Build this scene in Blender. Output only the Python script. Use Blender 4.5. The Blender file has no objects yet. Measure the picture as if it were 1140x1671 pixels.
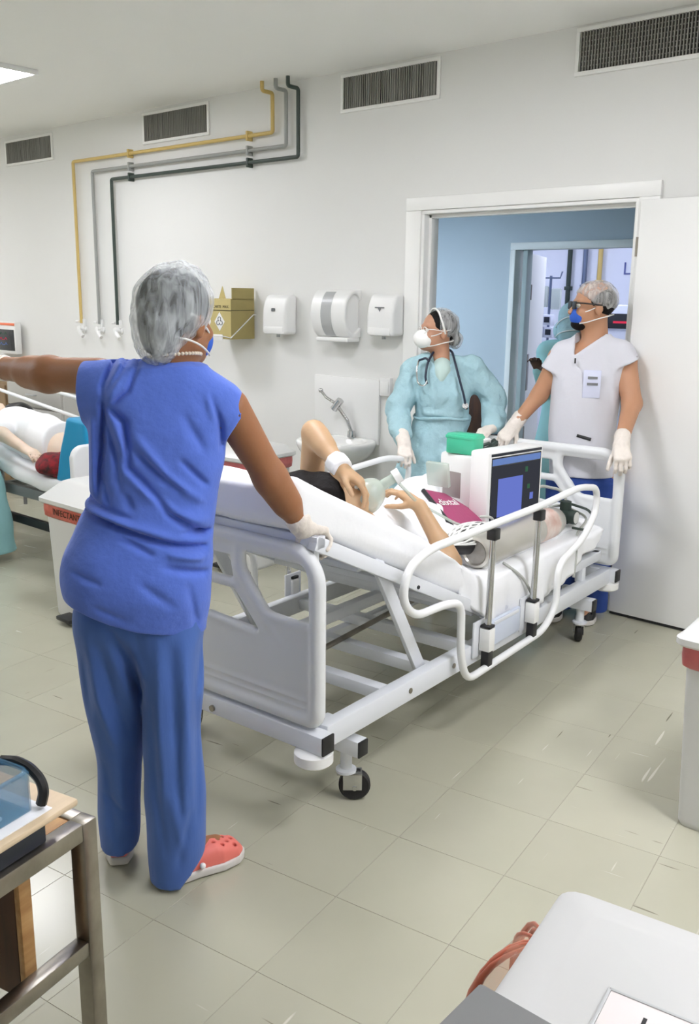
import bpy, bmesh, math, random
import numpy as np
from math import sin, cos, pi, radians, sqrt, atan2, hypot
from mathutils import Vector, Matrix

SC = bpy.context.scene
COL = SC.collection
random.seed(7)

# ------------------------------------------------------------------ camera
cam_d = bpy.data.cameras.new('camera')
cam = bpy.data.objects.new('camera', cam_d)
COL.objects.link(cam)
cam_d.sensor_fit = 'VERTICAL'
cam_d.sensor_height = 36.0
cam_d.lens = 1500.0 / 1671.0 * 36.0
cam_d.clip_start = 0.05
cam.matrix_world = (Matrix.Translation((0, 0, 1.6)) @ Matrix.Rotation(radians(40.65), 4, 'Z')
                    @ Matrix.Rotation(radians(90 - 13.2), 4, 'X') @ Matrix.Rotation(radians(0.72), 4, 'Z'))
SC.camera = cam

# ------------------------------------------------------------------ world, exposure, light strengths
w = bpy.data.worlds.new('world')
SC.world = w
w.use_nodes = True
w.node_tree.nodes['Background'].inputs[0].default_value = (0.9, 0.95, 1.0, 1)
w.node_tree.nodes['Background'].inputs[1].default_value = 0.3
SC.view_settings.view_transform = 'Standard'
SC.view_settings.look = 'None'
SC.view_settings.gamma = 1.0
SC.view_settings.use_curve_mapping = False
SC.view_settings.exposure = 0.15
WARD_LAMP = 37.0        # emission of the ward's ceiling panels
CORR_LAMP = 34.0         # corridor panels
FAR_LAMP = 30.0         # panels of the room beyond
SC.cycles.use_denoising = True
SC.cycles.max_bounces = 8
SC.cycles.diffuse_bounces = 5
SC.cycles.transparent_max_bounces = 12
SC.cycles.sample_clamp_indirect = 6.0

# ------------------------------------------------------------------ materials
def lin(c):
    return tuple(((v / 255.0) / 12.92 if v / 255.0 <= 0.04045 else ((v / 255.0 + 0.055) / 1.055) ** 2.4) for v in c)

def mat(name, rgb, rough=0.5, metal=0.0, spec=0.5, var=0.0, vscale=6.0, bump=0.0, bscale=40.0, coat=0.0,
        alpha=1.0, trans=0.0, sss=0.0, emit=0.0, stretch=None, sheen=0.0, vary2=None):
    m = bpy.data.materials.new(name)
    m.use_nodes = True
    nt = m.node_tree
    b = nt.nodes['Principled BSDF']
    c = lin(rgb) + (1,)
    b.inputs['Base Color'].default_value = c
    b.inputs['Roughness'].default_value = rough
    b.inputs['Metallic'].default_value = metal
    b.inputs['Specular IOR Level'].default_value = spec
    b.inputs['Coat Weight'].default_value = coat
    b.inputs['Alpha'].default_value = alpha
    b.inputs['Transmission Weight'].default_value = trans
    b.inputs['Sheen Weight'].default_value = sheen
    if sss:
        b.inputs['Subsurface Weight'].default_value = sss
        b.inputs['Subsurface Radius'].default_value = (0.012, 0.005, 0.003)
        b.inputs['Subsurface Scale'].default_value = 1.0
    if emit:
        b.inputs['Emission Color'].default_value = c
        b.inputs['Emission Strength'].default_value = emit
    if var or bump:
        tc = nt.nodes.new('ShaderNodeTexCoord')
        mp = nt.nodes.new('ShaderNodeMapping')
        nt.links.new(tc.outputs['Object'], mp.inputs['Vector'])
        if stretch:
            mp.inputs['Scale'].default_value = stretch
    if var:
        n = nt.nodes.new('ShaderNodeTexNoise')
        n.inputs['Scale'].default_value = vscale
        n.inputs['Detail'].default_value = 5
        nt.links.new(mp.outputs[0], n.inputs['Vector'])
        r = nt.nodes.new('ShaderNodeValToRGB')
        r.color_ramp.elements[0].position = 0.3
        r.color_ramp.elements[1].position = 0.7
        d = lin(vary2) if vary2 else tuple(v * (1 - var) for v in c[:3])
        r.color_ramp.elements[0].color = d + (1,)
        r.color_ramp.elements[1].color = c if vary2 else tuple(min(1, v * (1 + var * 0.6)) for v in c[:3]) + (1,)
        nt.links.new(n.outputs['Fac'], r.inputs[0])
        nt.links.new(r.outputs[0], b.inputs['Base Color'])
    if bump:
        n2 = nt.nodes.new('ShaderNodeTexNoise')
        n2.inputs['Scale'].default_value = bscale
        n2.inputs['Detail'].default_value = 4
        nt.links.new(mp.outputs[0], n2.inputs['Vector'])
        bp = nt.nodes.new('ShaderNodeBump')
        bp.inputs['Strength'].default_value = bump
        bp.inputs['Distance'].default_value = 0.01
        nt.links.new(n2.outputs['Fac'], bp.inputs['Height'])
        nt.links.new(bp.outputs[0], b.inputs['Normal'])
    return m

def emission(name, rgb, strength):
    m = bpy.data.materials.new(name)
    m.use_nodes = True
    nt = m.node_tree
    nt.nodes.remove(nt.nodes['Principled BSDF'])
    e = nt.nodes.new('ShaderNodeEmission')
    e.inputs[0].default_value = lin(rgb) + (1,)
    e.inputs[1].default_value = strength
    nt.links.new(e.outputs[0], nt.nodes['Material Output'].inputs[0])
    return m

def net_mat(name, rgb, lo=0.25, hi=0.8):
    """thin pleated non-woven fabric: fine creases change how much shows through"""
    m = mat(name, rgb, rough=0.7, bump=0.35, bscale=30, stretch=(1, 1, 0.35))
    nt = m.node_tree
    b = nt.nodes['Principled BSDF']
    tc = nt.nodes.new('ShaderNodeTexCoord')
    mp = nt.nodes.new('ShaderNodeMapping')
    mp.inputs['Rotation'].default_value = (0.5, 0.4, 0.3)
    mp.inputs['Rotation'].default_value = (0.0, 0.75, 0.4)
    mp.inputs['Scale'].default_value = (1, 1, 0.14)
    nt.links.new(tc.outputs['Object'], mp.inputs['Vector'])
    n = nt.nodes.new('ShaderNodeTexNoise')
    n.inputs['Scale'].default_value = 58
    n.inputs['Detail'].default_value = 6
    n.inputs['Distortion'].default_value = 0.8
    nt.links.new(mp.outputs[0], n.inputs['Vector'])
    r = nt.nodes.new('ShaderNodeMapRange')
    r.inputs['From Min'].default_value = 0.36
    r.inputs['From Max'].default_value = 0.66
    r.inputs['To Min'].default_value = lo
    r.inputs['To Max'].default_value = hi
    nt.links.new(n.outputs['Fac'], r.inputs['Value'])
    nt.links.new(r.outputs[0], b.inputs['Alpha'])
    return m

M = {}
M['wall'] = mat('wall_paint', (233, 233, 230), 0.55, var=0.012, vscale=1.3, bump=0.03, bscale=120)
M['ceiling'] = mat('ceiling_paint', (247, 247, 243), 0.7, var=0.012, vscale=1.0)
M['white_paint'] = mat('white_gloss_paint', (246, 246, 243), 0.35, var=0.012, vscale=3)
M['door'] = mat('door_laminate', (241, 241, 238), 0.42, var=0.01, vscale=2)
M['blue_wall'] = mat('pale_blue_paint', (194, 204, 212), 0.6, var=0.02, vscale=1.5)
M['far_wall'] = mat('lavender_white_paint', (218, 222, 236), 0.6, var=0.02, vscale=1.5)
M['bed'] = mat('white_powder_coat', (226, 229, 234), 0.3, var=0.015, vscale=8, coat=0.2)
M['bed_panel'] = mat('moulded_white_plastic', (224, 226, 227), 0.38, bump=0.02, bscale=200)
M['rail'] = mat('white_enamel_tube', (238, 239, 239), 0.28, coat=0.3)
M['black'] = mat('black_plastic', (24, 24, 26), 0.45)
M['rubber'] = mat('black_rubber', (30, 29, 29), 0.65)
M['chrome'] = mat('chrome', (200, 200, 200), 0.18, 1.0)
M['steel'] = mat('worn_stainless_steel', (158, 152, 142), 0.34, 1.0, var=0.25, vscale=14, bump=0.05, bscale=60)
M['cyl'] = mat('brushed_aluminium', (208, 205, 197), 0.36, 0.75, var=0.05, vscale=10, stretch=(1, 0.2, 1))
M['linen'] = mat('white_linen', (240, 241, 243), 0.85, bump=0.25, bscale=14, sheen=0.2)
M['white_plastic'] = mat('white_plastic', (240, 240, 238), 0.32)
M['grey_plastic'] = mat('light_grey_plastic', (176, 178, 178), 0.4)
M['scrub_top'] = mat('blue_scrub_cotton', (84, 114, 206), 0.9, var=0.05, vscale=26, bump=0.3, bscale=34, sheen=0.15)
M['scrub_pants'] = mat('blue_scrub_trouser_cotton', (68, 102, 172), 0.9, var=0.06, vscale=16, bump=0.3, bscale=22, stretch=(1, 1, 0.3), sheen=0.15)
M['white_scrub'] = mat('white_scrub_cotton', (210, 210, 217), 0.9, bump=0.3, bscale=26, sheen=0.1)
M['navy_pants'] = mat('royal_blue_cotton', (42, 70, 142), 0.9, bump=0.3, bscale=26)
M['gown'] = mat('aqua_nonwoven_gown', (162, 196, 204), 0.8, var=0.09, vscale=14, bump=0.9, bscale=30)
M['gown_in'] = mat('pale_mint_cloth', (186, 208, 202), 0.85)
M['teal_gown'] = mat('teal_nonwoven_gown', (150, 200, 203), 0.85, var=0.06, vscale=8, bump=0.3, bscale=18)
M['skin_n'] = mat('brown_skin', (150, 100, 65), 0.5, sss=0.12, var=0.06, vscale=9, bump=0.05, bscale=120)
M['skin_w'] = mat('tan_skin', (186, 138, 110), 0.5, sss=0.12, var=0.05, vscale=9)
M['skin_m'] = mat('olive_skin', (184, 136, 104), 0.5, sss=0.12, var=0.05, vscale=9)
M['skin_p'] = mat('warm_tan_skin', (186, 152, 116), 0.5, sss=0.12, var=0.07, vscale=8, bump=0.05, bscale=120)
M['skin_l'] = mat('pale_skin', (224, 200, 178), 0.5, sss=0.12, var=0.05, vscale=9)
M['skin_d'] = mat('dark_brown_skin', (92, 62, 48), 0.5, sss=0.1)
M['glove'] = mat('white_latex', (228, 219, 209), 0.5, var=0.05, vscale=30, bump=0.4, bscale=60)
M['hair'] = mat('black_hair', (17, 13, 12), 0.6, spec=0.15, bump=0.6, bscale=60, stretch=(1, 1, 0.25))
M['net'] = net_mat('hair_net_fabric', (214, 220, 224), 0.24, 0.66)
M['net2'] = net_mat('hair_net_fabric_thin', (220, 220, 218), 0.25, 0.62)
M['mask_w'] = mat('white_respirator', (240, 240, 236), 0.8, bump=0.1, bscale=50)
M['mask_b'] = mat('blue_mask', (44, 92, 190), 0.8)
M['elastic'] = mat('white_elastic', (232, 232, 228), 0.7)
M['croc'] = mat('coral_foam', (232, 122, 110), 0.55)
M['sole'] = mat('pale_grey_foam', (214, 210, 204), 0.6)
M['pearl'] = mat('cream_beads', (226, 214, 196), 0.25)
M['yellow_pipe'] = mat('yellow_pipe_paint', (210, 182, 110), 0.4)
M['grey_pipe'] = mat('grey_pipe_paint', (158, 160, 156), 0.4)
M['green_pipe'] = mat('dark_green_pipe_paint', (58, 70, 64), 0.4)
M['sharps'] = mat('yellow_cardboard', (194, 178, 120), 0.75, var=0.06, vscale=8)
M['sharps_side'] = mat('shaded_print_cardboard', (158, 144, 92), 0.75, var=0.08, vscale=8)  # darker copy of the yellow cardboard, side shade put into the colour
M['ink'] = mat('dark_print', (70, 64, 44), 0.8)
M['ink_grey'] = mat('grey_print', (120, 122, 124), 0.8)
M['label'] = mat('white_label', (236, 236, 234), 0.6)
M['vent_dark'] = mat('duct_shade', (48, 47, 43), 0.8)
M['vent_slat'] = mat('grey_vent_blade', (150, 149, 142), 0.5)
M['bag_red'] = mat('red_bin_bag', (206, 92, 72), 0.35, bump=0.5, bscale=22, var=0.18, vscale=14)
M['bag_rose'] = mat('rose_bin_bag', (196, 104, 102), 0.35, bump=0.5, bscale=22, var=0.15, vscale=14)
M['bag_clear'] = mat('translucent_orange_bag', (226, 160, 130), 0.25, alpha=0.30, bump=0.6, bscale=16)
M['bag_fold'] = mat('bag_folds', (214, 122, 96), 0.3, alpha=0.7)
M['grey_metal'] = mat('grey_painted_metal', (122, 122, 122), 0.4, 0.2, var=0.05, vscale=6)
M['wood'] = mat('oak_board', (190, 150, 98), 0.5, var=0.14, vscale=7, stretch=(8, 1, 8), vary2=(160, 116, 68))
M['wood_light'] = mat('pale_plywood', (214, 192, 160), 0.5, var=0.08, vscale=7, stretch=(8, 1, 8))
M['wood_dark'] = mat('dark_brown_wood', (84, 48, 22), 0.5, var=0.2, vscale=6, stretch=(6, 6, 1), vary2=(58, 32, 14))
M['paper'] = mat('white_paper', (238, 239, 242), 0.8)
M['navy'] = mat('navy_box', (22, 30, 44), 0.45)
M['tray'] = mat('blue_translucent_plastic', (84, 142, 178), 0.15, alpha=0.34)
M['blue_pad'] = mat('bright_blue_vinyl', (12, 142, 190), 0.45, bump=0.1, bscale=16)
M['tshirt'] = mat('white_tshirt', (240, 240, 240), 0.9, bump=0.3, bscale=18)
M['red_print'] = mat('red_printed_cloth', (150, 24, 36), 0.85, var=0.6, vscale=34, vary2=(48, 30, 30))
M['magenta'] = mat('plum_nylon', (158, 66, 104), 0.6, bump=0.15, bscale=50)
M['green_box'] = mat('mint_plastic', (72, 200, 158), 0.25, alpha=0.85)
M['screen'] = mat('monitor_glass', (40, 42, 46), 0.2)
M['scr_blue'] = emission('screen_blue', (112, 128, 214), 0.8)
M['scr_lite'] = emission('screen_status', (120, 150, 215), 0.7)
M['scr_green'] = emission('screen_green', (80, 130, 100), 0.5)
M['scr_dark'] = emission('screen_dark', (60, 62, 70), 0.8)
M['scr_red'] = emission('screen_red', (220, 60, 90), 0.9)
M['blue_label'] = mat('blue_label', (66, 104, 190), 0.5)
M['cable_dark'] = mat('dark_green_hose', (44, 58, 52), 0.5)
M['cable_grey'] = mat('grey_hose', (176, 178, 172), 0.45)
M['oxy'] = mat('clear_green_mask', (206, 218, 206), 0.2, alpha=0.55)
M['bin'] = mat('white_bin_plastic', (216, 216, 213), 0.35)
M['bin_dim'] = mat('dimmed_bin_plastic', (192, 192, 190), 0.4)  # same white bin plastic, darkened to offset the lamp near this bin
M['ceramic'] = mat('white_ceramic', (240, 240, 237), 0.15)
M['grey_cab'] = mat('light_grey_cabinet', (178, 176, 170), 0.5)
M['brown_board'] = mat('tan_brown_board', (136, 112, 82), 0.6, var=0.05, vscale=5)
M['pole'] = mat('blue_grey_metal', (120, 132, 158), 0.35, 0.7)
M['lamp_frame'] = mat('lamp_frame_white', (238, 238, 236), 0.4)
M['ward_lamp'] = emission('ward_diffuser', (247, 247, 254), WARD_LAMP)
M['corr_lamp'] = emission('corridor_diffuser', (222, 238, 255), CORR_LAMP)
M['far_lamp'] = emission('far_diffuser', (226, 233, 255), FAR_LAMP)
M['glass'] = mat('spectacle_lens', (60, 62, 64), 0.1, alpha=0.35)
M['eye'] = mat('eye_white', (226, 222, 216), 0.2)
M['iris'] = mat('dark_iris', (40, 26, 20), 0.2)
M['brass'] = mat('pen_gold', (150, 120, 60), 0.3, 0.8)
M['stetho'] = mat('navy_rubber_tube', (30, 40, 60), 0.4)

# floor tile: flecked vinyl with streaks
def tile_mat(name, rgb):
    m = mat(name, rgb, 0.23, spec=0.5, var=0.025, vscale=5, bump=0.02, bscale=30)
    nt = m.node_tree
    b = nt.nodes['Principled BSDF']
    src = b.inputs['Base Color'].links[0].from_socket
    tc = nt.nodes.new('ShaderNodeTexCoord')
    prev = src
    for (rot, sc, thr, col, seed) in ((0.5, (3.2, 42, 1), 0.765, (206, 204, 190), 0), (2.0, (36, 3.0, 1), 0.77, (206, 204, 190), 5),
                                      (1.2, (4.5, 60, 1), 0.785, (120, 117, 100), 11)):
        mp = nt.nodes.new('ShaderNodeMapping')
        mp.inputs['Rotation'].default_value = (0, 0, rot)
        mp.inputs['Scale'].default_value = sc
        mp.inputs['Location'].default_value = (seed, seed, seed)
        nt.links.new(tc.outputs['Generated'] if False else tc.outputs['Object'], mp.inputs['Vector'])
        oi = nt.nodes.new('ShaderNodeObjectInfo')
        ad = nt.nodes.new('ShaderNodeVectorMath')
        ad.operation = 'ADD'
        sc2 = nt.nodes.new('ShaderNodeVectorMath')
        sc2.operation = 'SCALE'
        cmb = nt.nodes.new('ShaderNodeCombineXYZ')
        for i in range(3):
            nt.links.new(oi.outputs['Random'], cmb.inputs[i])
        nt.links.new(cmb.outputs[0], sc2.inputs[0])
        sc2.inputs['Scale'].default_value = 90
        nt.links.new(mp.outputs[0], ad.inputs[0])
        nt.links.new(sc2.outputs[0], ad.inputs[1])
        n = nt.nodes.new('ShaderNodeTexNoise')
        n.inputs['Scale'].default_value = 1.0
        n.inputs['Detail'].default_value = 1
        nt.links.new(ad.outputs[0], n.inputs['Vector'])
        mr = nt.nodes.new('ShaderNodeMapRange')
        mr.inputs['From Min'].default_value = thr
        mr.inputs['From Max'].default_value = thr + 0.03
        nt.links.new(n.outputs['Fac'], mr.inputs['Value'])
        mx = nt.nodes.new('ShaderNodeMix')
        mx.data_type = 'RGBA'
        mx.inputs['B'].default_value = lin(col) + (1,)
        nt.links.new(mr.outputs[0], mx.inputs['Factor'])
        nt.links.new(prev, mx.inputs['A'])
        prev = mx.outputs['Result']
    nt.links.new(prev, b.inputs['Base Color'])
    return m
M['tile'] = [tile_mat('vinyl_tile_a', (176, 174, 155)), tile_mat('vinyl_tile_b', (175, 173, 154)), tile_mat('vinyl_tile_c', (178, 176, 157))]
M['grout'] = mat('tile_joint', (160, 157, 140), 0.6)

# ------------------------------------------------------------------ object helpers
def link(name, me, m, parent=None):
    o = bpy.data.objects.new(name, me)
    COL.objects.link(o)
    if m is not None:
        me.materials.append(m)
    if parent is not None:
        o.parent = parent
    return o

def tag(o, label=None, cat=None, group=None, kind=None):
    for k, v in (('label', label), ('category', cat), ('group', group), ('kind', kind)):
        if v:
            o[k] = v
    return o

def thing(name, label, cat, loc=(0, 0, 0), rz=0.0, group=None):
    o = bpy.data.objects.new(name, None)
    COL.objects.link(o)
    o.empty_display_size = 0.1
    o.location = loc
    o.rotation_euler = (0, 0, rz)
    return tag(o, label, cat, group)

class G:
    """collects shapes into one mesh"""
    def __init__(s):
        s.v = []; s.f = []
    def add(s, V, F):
        n = len(s.v)
        s.v += [tuple(p) for p in V]
        s.f += [tuple(i + n for i in f) for f in F]
        return s
    def bm(s, b, mtx=None):
        if mtx is not None:
            bmesh.ops.transform(b, matrix=mtx, verts=b.verts)
        b.verts.index_update()
        s.add([v.co[:] for v in b.verts], [[v.index for v in f.verts] for f in b.faces])
        b.free()
        return s
    def box(s, lo, hi, bev=0.0, mtx=None, seg=2):
        b = bmesh.new()
        bmesh.ops.create_cube(b, size=1)
        for v in b.verts:
            v.co = Vector([(lo[i] + hi[i]) / 2 + v.co[i] * (hi[i] - lo[i]) for i in range(3)])
        if bev:
            bmesh.ops.bevel(b, geom=b.edges[:], offset=bev, segments=seg, affect='EDGES', profile=0.5)
        return s.bm(b, mtx)
    def bar(s, a, b_, wd, ht, up=(0, 0, 1), bev=0.003):
        """rectangular bar from a to b_, width wd (sideways), height ht (along up)"""
        a = Vector(a); b_ = Vector(b_)
        d = b_ - a
        L = d.length
        d.normalize()
        up = Vector(up)
        sd = d.cross(up).normalized()
        u = sd.cross(d).normalized()
        m = Matrix(((sd.x, d.x, u.x, a.x), (sd.y, d.y, u.y, a.y), (sd.z, d.z, u.z, a.z), (0, 0, 0, 1)))
        return s.box((-wd / 2, 0, -ht / 2), (wd / 2, L, ht / 2), bev, m)
    def tube(s, pts, r, closed=False, n=10, fil=0.0, radii=None):
        P = [Vector(p) for p in pts]
        if fil:
            Q = []
            N = len(P)
            for i, p in enumerate(P):
                if not closed and i in (0, N - 1):
                    Q.append(p); continue
                a = P[i - 1]; c = P[(i + 1) % N]
                ta = (a - p); tc = (c - p)
                f = min(fil, ta.length * 0.49, tc.length * 0.49)
                A = p + ta.normalized() * f; C = p + tc.normalized() * f
                for k in range(7):
                    t = k / 6
                    Q.append(A * (1 - t) ** 2 + p * 2 * t * (1 - t) + C * t * t)
            P = Q
        N = len(P)
        V = []; F = []
        T = []
        for i in range(N):
            if closed:
                T.append((P[(i + 1) % N] - P[i - 1]).normalized())
            else:
                T.append((P[min(i + 1, N - 1)] - P[max(i - 1, 0)]).normalized())
        ref = Vector((0, 0, 1)) if abs(T[0].z) < 0.9 else Vector((1, 0, 0))
        u = T[0].cross(ref).normalized()
        for i in range(N):
            u = (u - T[i] * u.dot(T[i])).normalized()
            w_ = T[i].cross(u)
            rr = radii[i] if radii and len(radii) == N else r
            for k in range(n):
                a = 2 * pi * k / n
                V.append(P[i] + (u * cos(a) + w_ * sin(a)) * rr)
        for i in range(N if closed else N - 1):
            j = (i + 1) % N
            for k in range(n):
                k2 = (k + 1) % n
                F.append((i * n + k, i * n + k2, j * n + k2, j * n + k))
        if not closed:
            F.append(tuple(range(n - 1, -1, -1)))
            F.append(tuple((N - 1) * n + k for k in range(n)))
        return s.add(V, F)
    def cyl(s, a, b, r, r2=None, n=20):
        return s.tube([a, b], r, n=n, radii=[r, r if r2 is None else r2])
    def lathe(s, prof, n=24, mtx=None):
        """profile of (r, z) pairs about z"""
        V = []; F = []
        k0 = len(prof)
        for i in range(n):
            a = 2 * pi * i / n
            for (r, z) in prof:
                V.append(Vector((r * cos(a), r * sin(a), z)))
        for i in range(n):
            j = (i + 1) % n
            for k in range(k0 - 1):
                F.append((i * k0 + k, j * k0 + k, j * k0 + k + 1, i * k0 + k + 1))
        F.append(tuple(i * k0 for i in range(n - 1, -1, -1)))
        F.append(tuple(i * k0 + k0 - 1 for i in range(n)))
        if mtx is not None:
            V = [mtx @ v for v in V]
        return s.add(V, F)
    def prism(s, poly, z0, z1, mtx=None, bev=0.0):
        b = bmesh.new()
        vs = [b.verts.new((x, y, z0)) for x, y in poly]
        f = b.faces.new(vs)
        r = bmesh.ops.extrude_face_region(b, geom=[f])
        up = [e for e in r['geom'] if isinstance(e, bmesh.types.BMVert)]
        for v in up:
            v.co.z = z1
        bmesh.ops.recalc_face_normals(b, faces=b.faces[:])
        if bev:
            bmesh.ops.bevel(b, geom=b.edges[:], offset=bev, segments=2, affect='EDGES', profile=0.5)
        return s.bm(b, mtx)
    def sph(s, c, r, n=16, rings=10):
        r = (r, r, r) if not hasattr(r, '__len__') else r
        b = bmesh.new()
        bmesh.ops.create_uvsphere(b, u_segments=n, v_segments=rings, radius=1)
        for v in b.verts:
            v.co = Vector((c[0] + v.co.x * r[0], c[1] + v.co.y * r[1], c[2] + v.co.z * r[2]))
        return s.bm(b)
    def mesh(s, name, ang=38):
        me = bpy.data.meshes.new(name)
        me.from_pydata(s.v, [], s.f)
        me.polygons.foreach_set('use_smooth', [True] * len(me.polygons))
        if ang < 180:
            me.set_sharp_from_angle(angle=radians(ang))
        me.update()
        return me
    def build(s, name, m, parent=None, ang=38):
        return link(name, s.mesh(name, ang), m, parent)

def part(name, m, parent, label=None):
    """decorator-free shortcut: returns a G whose .done() links it"""
    g = G()
    def done():
        o = g.build(name, m, parent)
        if label:
            o['label'] = label
        return o
    g.done = done
    return g

def text(name, body, size, m, parent, mtx, depth=0.0006):
    cu = bpy.data.curves.new(name, 'FONT')
    cu.body = body
    cu.size = size
    cu.align_x = 'CENTER'
    cu.align_y = 'CENTER'
    cu.extrude = depth
    cu.materials.append(m)
    o = bpy.data.objects.new(name, cu)
    COL.objects.link(o)
    o.parent = parent
    o.matrix_local = mtx
    return o

def frame_m(c, x, y):
    """matrix with origin c, local x axis x, local y axis y"""
    x = Vector(x).normalized(); y = Vector(y).normalized(); z = x.cross(y).normalized(); y = z.cross(x)
    return Matrix(((x.x, y.x, z.x, c[0]), (x.y, y.y, z.y, c[1]), (x.z, y.z, z.z, c[2]), (0, 0, 0, 1)))

# ------------------------------------------------------------------ distance-field modelling
A_ = lambda *v: np.array(v, dtype=np.float32)

def sdf_mesh(f, lo, hi, h, smooth=1):
    lo = np.array(lo, np.float32); hi = np.array(hi, np.float32)
    nb = np.maximum(np.ceil((hi - lo) / h / 4).astype(int), 1)
    ix = np.stack(np.meshgrid(*[np.arange(k) for k in nb], indexing='ij'), -1).reshape(-1, 3)
    cen = lo + (ix * 4 + 1.5).astype(np.float32) * h
    dc = f(cen).astype(np.float32)
    D = np.repeat(np.repeat(np.repeat(np.where(dc < 0, -1.0, 1.0).astype(np.float32).reshape(nb), 4, 0), 4, 1), 4, 2)
    act = ix[np.abs(dc) < 6.5 * h]
    o4 = np.stack(np.meshgrid(*[np.arange(4)] * 3, indexing='ij'), -1).reshape(-1, 3)
    nd = (act[:, None, :] * 4 + o4[None]).reshape(-1, 3)
    if len(nd):
        D[nd[:, 0], nd[:, 1], nd[:, 2]] = f(lo + nd.astype(np.float32) * h)
    D[0] = D[-1] = 1; D[:, 0] = D[:, -1] = 1; D[:, :, 0] = D[:, :, -1] = 1
    S = D < 0
    c = np.zeros(tuple(np.array(D.shape) - 1), np.int8)
    for a in (0, 1):
        for b in (0, 1):
            for e in (0, 1):
                c += S[a:S.shape[0] - 1 + a, b:S.shape[1] - 1 + b, e:S.shape[2] - 1 + e]
    cells = np.argwhere((c > 0) & (c < 8))
    pos = np.zeros((len(cells), 3)); cnt = np.zeros(len(cells))
    cor = [(a, b, e) for a in (0, 1) for b in (0, 1) for e in (0, 1)]
    for p in cor:
        for ax in range(3):
            if p[ax] == 0:
                q = list(p); q[ax] = 1
                d0 = D[tuple((cells + np.array(p)).T)]; d1 = D[tuple((cells + np.array(q)).T)]
                cr = (d0 < 0) != (d1 < 0)
                t = d0 / np.where(cr, d0 - d1, 1)
                pt = np.array(p, float)[None] + t[:, None] * np.eye(3)[ax][None]
                pos[cr] += pt[cr]; cnt[cr] += 1
    V = lo + (cells + pos / cnt[:, None]) * h
    vid = np.full(c.shape, -1, np.int64)
    vid[tuple(cells.T)] = np.arange(len(cells))
    F = []
    for ax in range(3):
        sl0 = [slice(None)] * 3; sl1 = [slice(None)] * 3
        sl0[ax] = slice(0, -1); sl1[ax] = slice(1, None)
        e = np.argwhere(S[tuple(sl0)] != S[tuple(sl1)])
        b, d = (ax + 1) % 3, (ax + 2) % 3
        q = []
        for (ob, od) in ((-1, -1), (0, -1), (0, 0), (-1, 0)):
            t = e.copy(); t[:, b] += ob; t[:, d] += od
            q.append(vid[tuple(np.clip(t, 0, np.array(vid.shape) - 1).T)])
        q = np.stack(q, 1)
        flip = ~S[tuple(e.T)]
        q[flip] = q[flip][:, ::-1]
        F.append(q[(q >= 0).all(1)])
    F = np.concatenate(F)
    for _ in range(smooth):
        acc = np.zeros_like(V); n = np.zeros(len(V))
        for k in range(4):
            a = F[:, k]; b = F[:, (k + 1) % 4]
            for x in range(3):
                acc[:, x] += np.bincount(a, V[b, x], len(V)) + np.bincount(b, V[a, x], len(V))
            n += np.bincount(a, minlength=len(V)) + np.bincount(b, minlength=len(V))
        V = V * 0.5 + 0.5 * acc / np.maximum(n, 1)[:, None]
    return V, F

def sdf(name, f, lo, hi, h, m, parent=None, smooth=1, off=(0, 0, 0), label=None, ang=180):
    V, F = sdf_mesh(f, lo, hi, h, smooth)
    V = V - np.array(off)
    me = bpy.data.meshes.new(name)
    me.vertices.add(len(V)); me.vertices.foreach_set('co', V.astype(np.float32).ravel())
    me.loops.add(F.size); me.loops.foreach_set('vertex_index', F.astype(np.int32).ravel())
    me.polygons.add(len(F)); me.polygons.foreach_set('loop_start', np.arange(0, F.size, 4, dtype=np.int32))
    me.update(calc_edges=True); me.validate()
    me.polygons.foreach_set('use_smooth', [True] * len(me.polygons))
    if ang < 180:
        me.set_sharp_from_angle(angle=radians(ang))
    o = link(name, me, m, parent)
    if label:
        o['label'] = label
    return o

def smin(a, b, k):
    h = np.maximum(k - np.abs(a - b), 0) / k
    return np.minimum(a, b) - h * h * k * 0.25
def smax(a, b, k):
    return -smin(-a, -b, k)
def union(ds, k=0.0):
    d = ds[0]
    for e in ds[1:]:
        d = smin(d, e, k) if k else np.minimum(d, e)
    return d
def cap(P, a, b, ra, rb=None):
    rb = ra if rb is None else rb
    a = np.array(a, np.float32); b = np.array(b, np.float32)
    pa = P - a; ba = b - a
    t = np.clip(pa @ ba / max(float(ba @ ba), 1e-9), 0, 1)
    return np.linalg.norm(pa - t[:, None] * ba, axis=1) - (ra + (rb - ra) * t)
def chain(P, pts, rs, k=0.02):
    return union([cap(P, pts[i], pts[i + 1], rs[i], rs[i + 1]) for i in range(len(pts) - 1)], k)
def ell(P, c, r, R=None):
    q = P - np.array(c, np.float32)
    if R is not None:
        q = q @ np.array(R, np.float32)
    r = np.array(r, np.float32)
    k0 = np.linalg.norm(q / r, axis=1); k1 = np.linalg.norm(q / (r * r), axis=1)
    return k0 * (k0 - 1) / np.maximum(k1, 1e-6)
def rbox(P, lo, hi, r=0.01, R=None, c=None):
    lo = np.array(lo, np.float32); hi = np.array(hi, np.float32)
    q = P - (lo + hi) / 2
    if R is not None:
        q = (P - np.array(c, np.float32)) @ np.array(R, np.float32) - (lo + hi) / 2
    q = np.abs(q) - (hi - lo) / 2 + r
    return np.linalg.norm(np.maximum(q, 0), axis=1) + np.minimum(q.max(1), 0) - r
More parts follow.
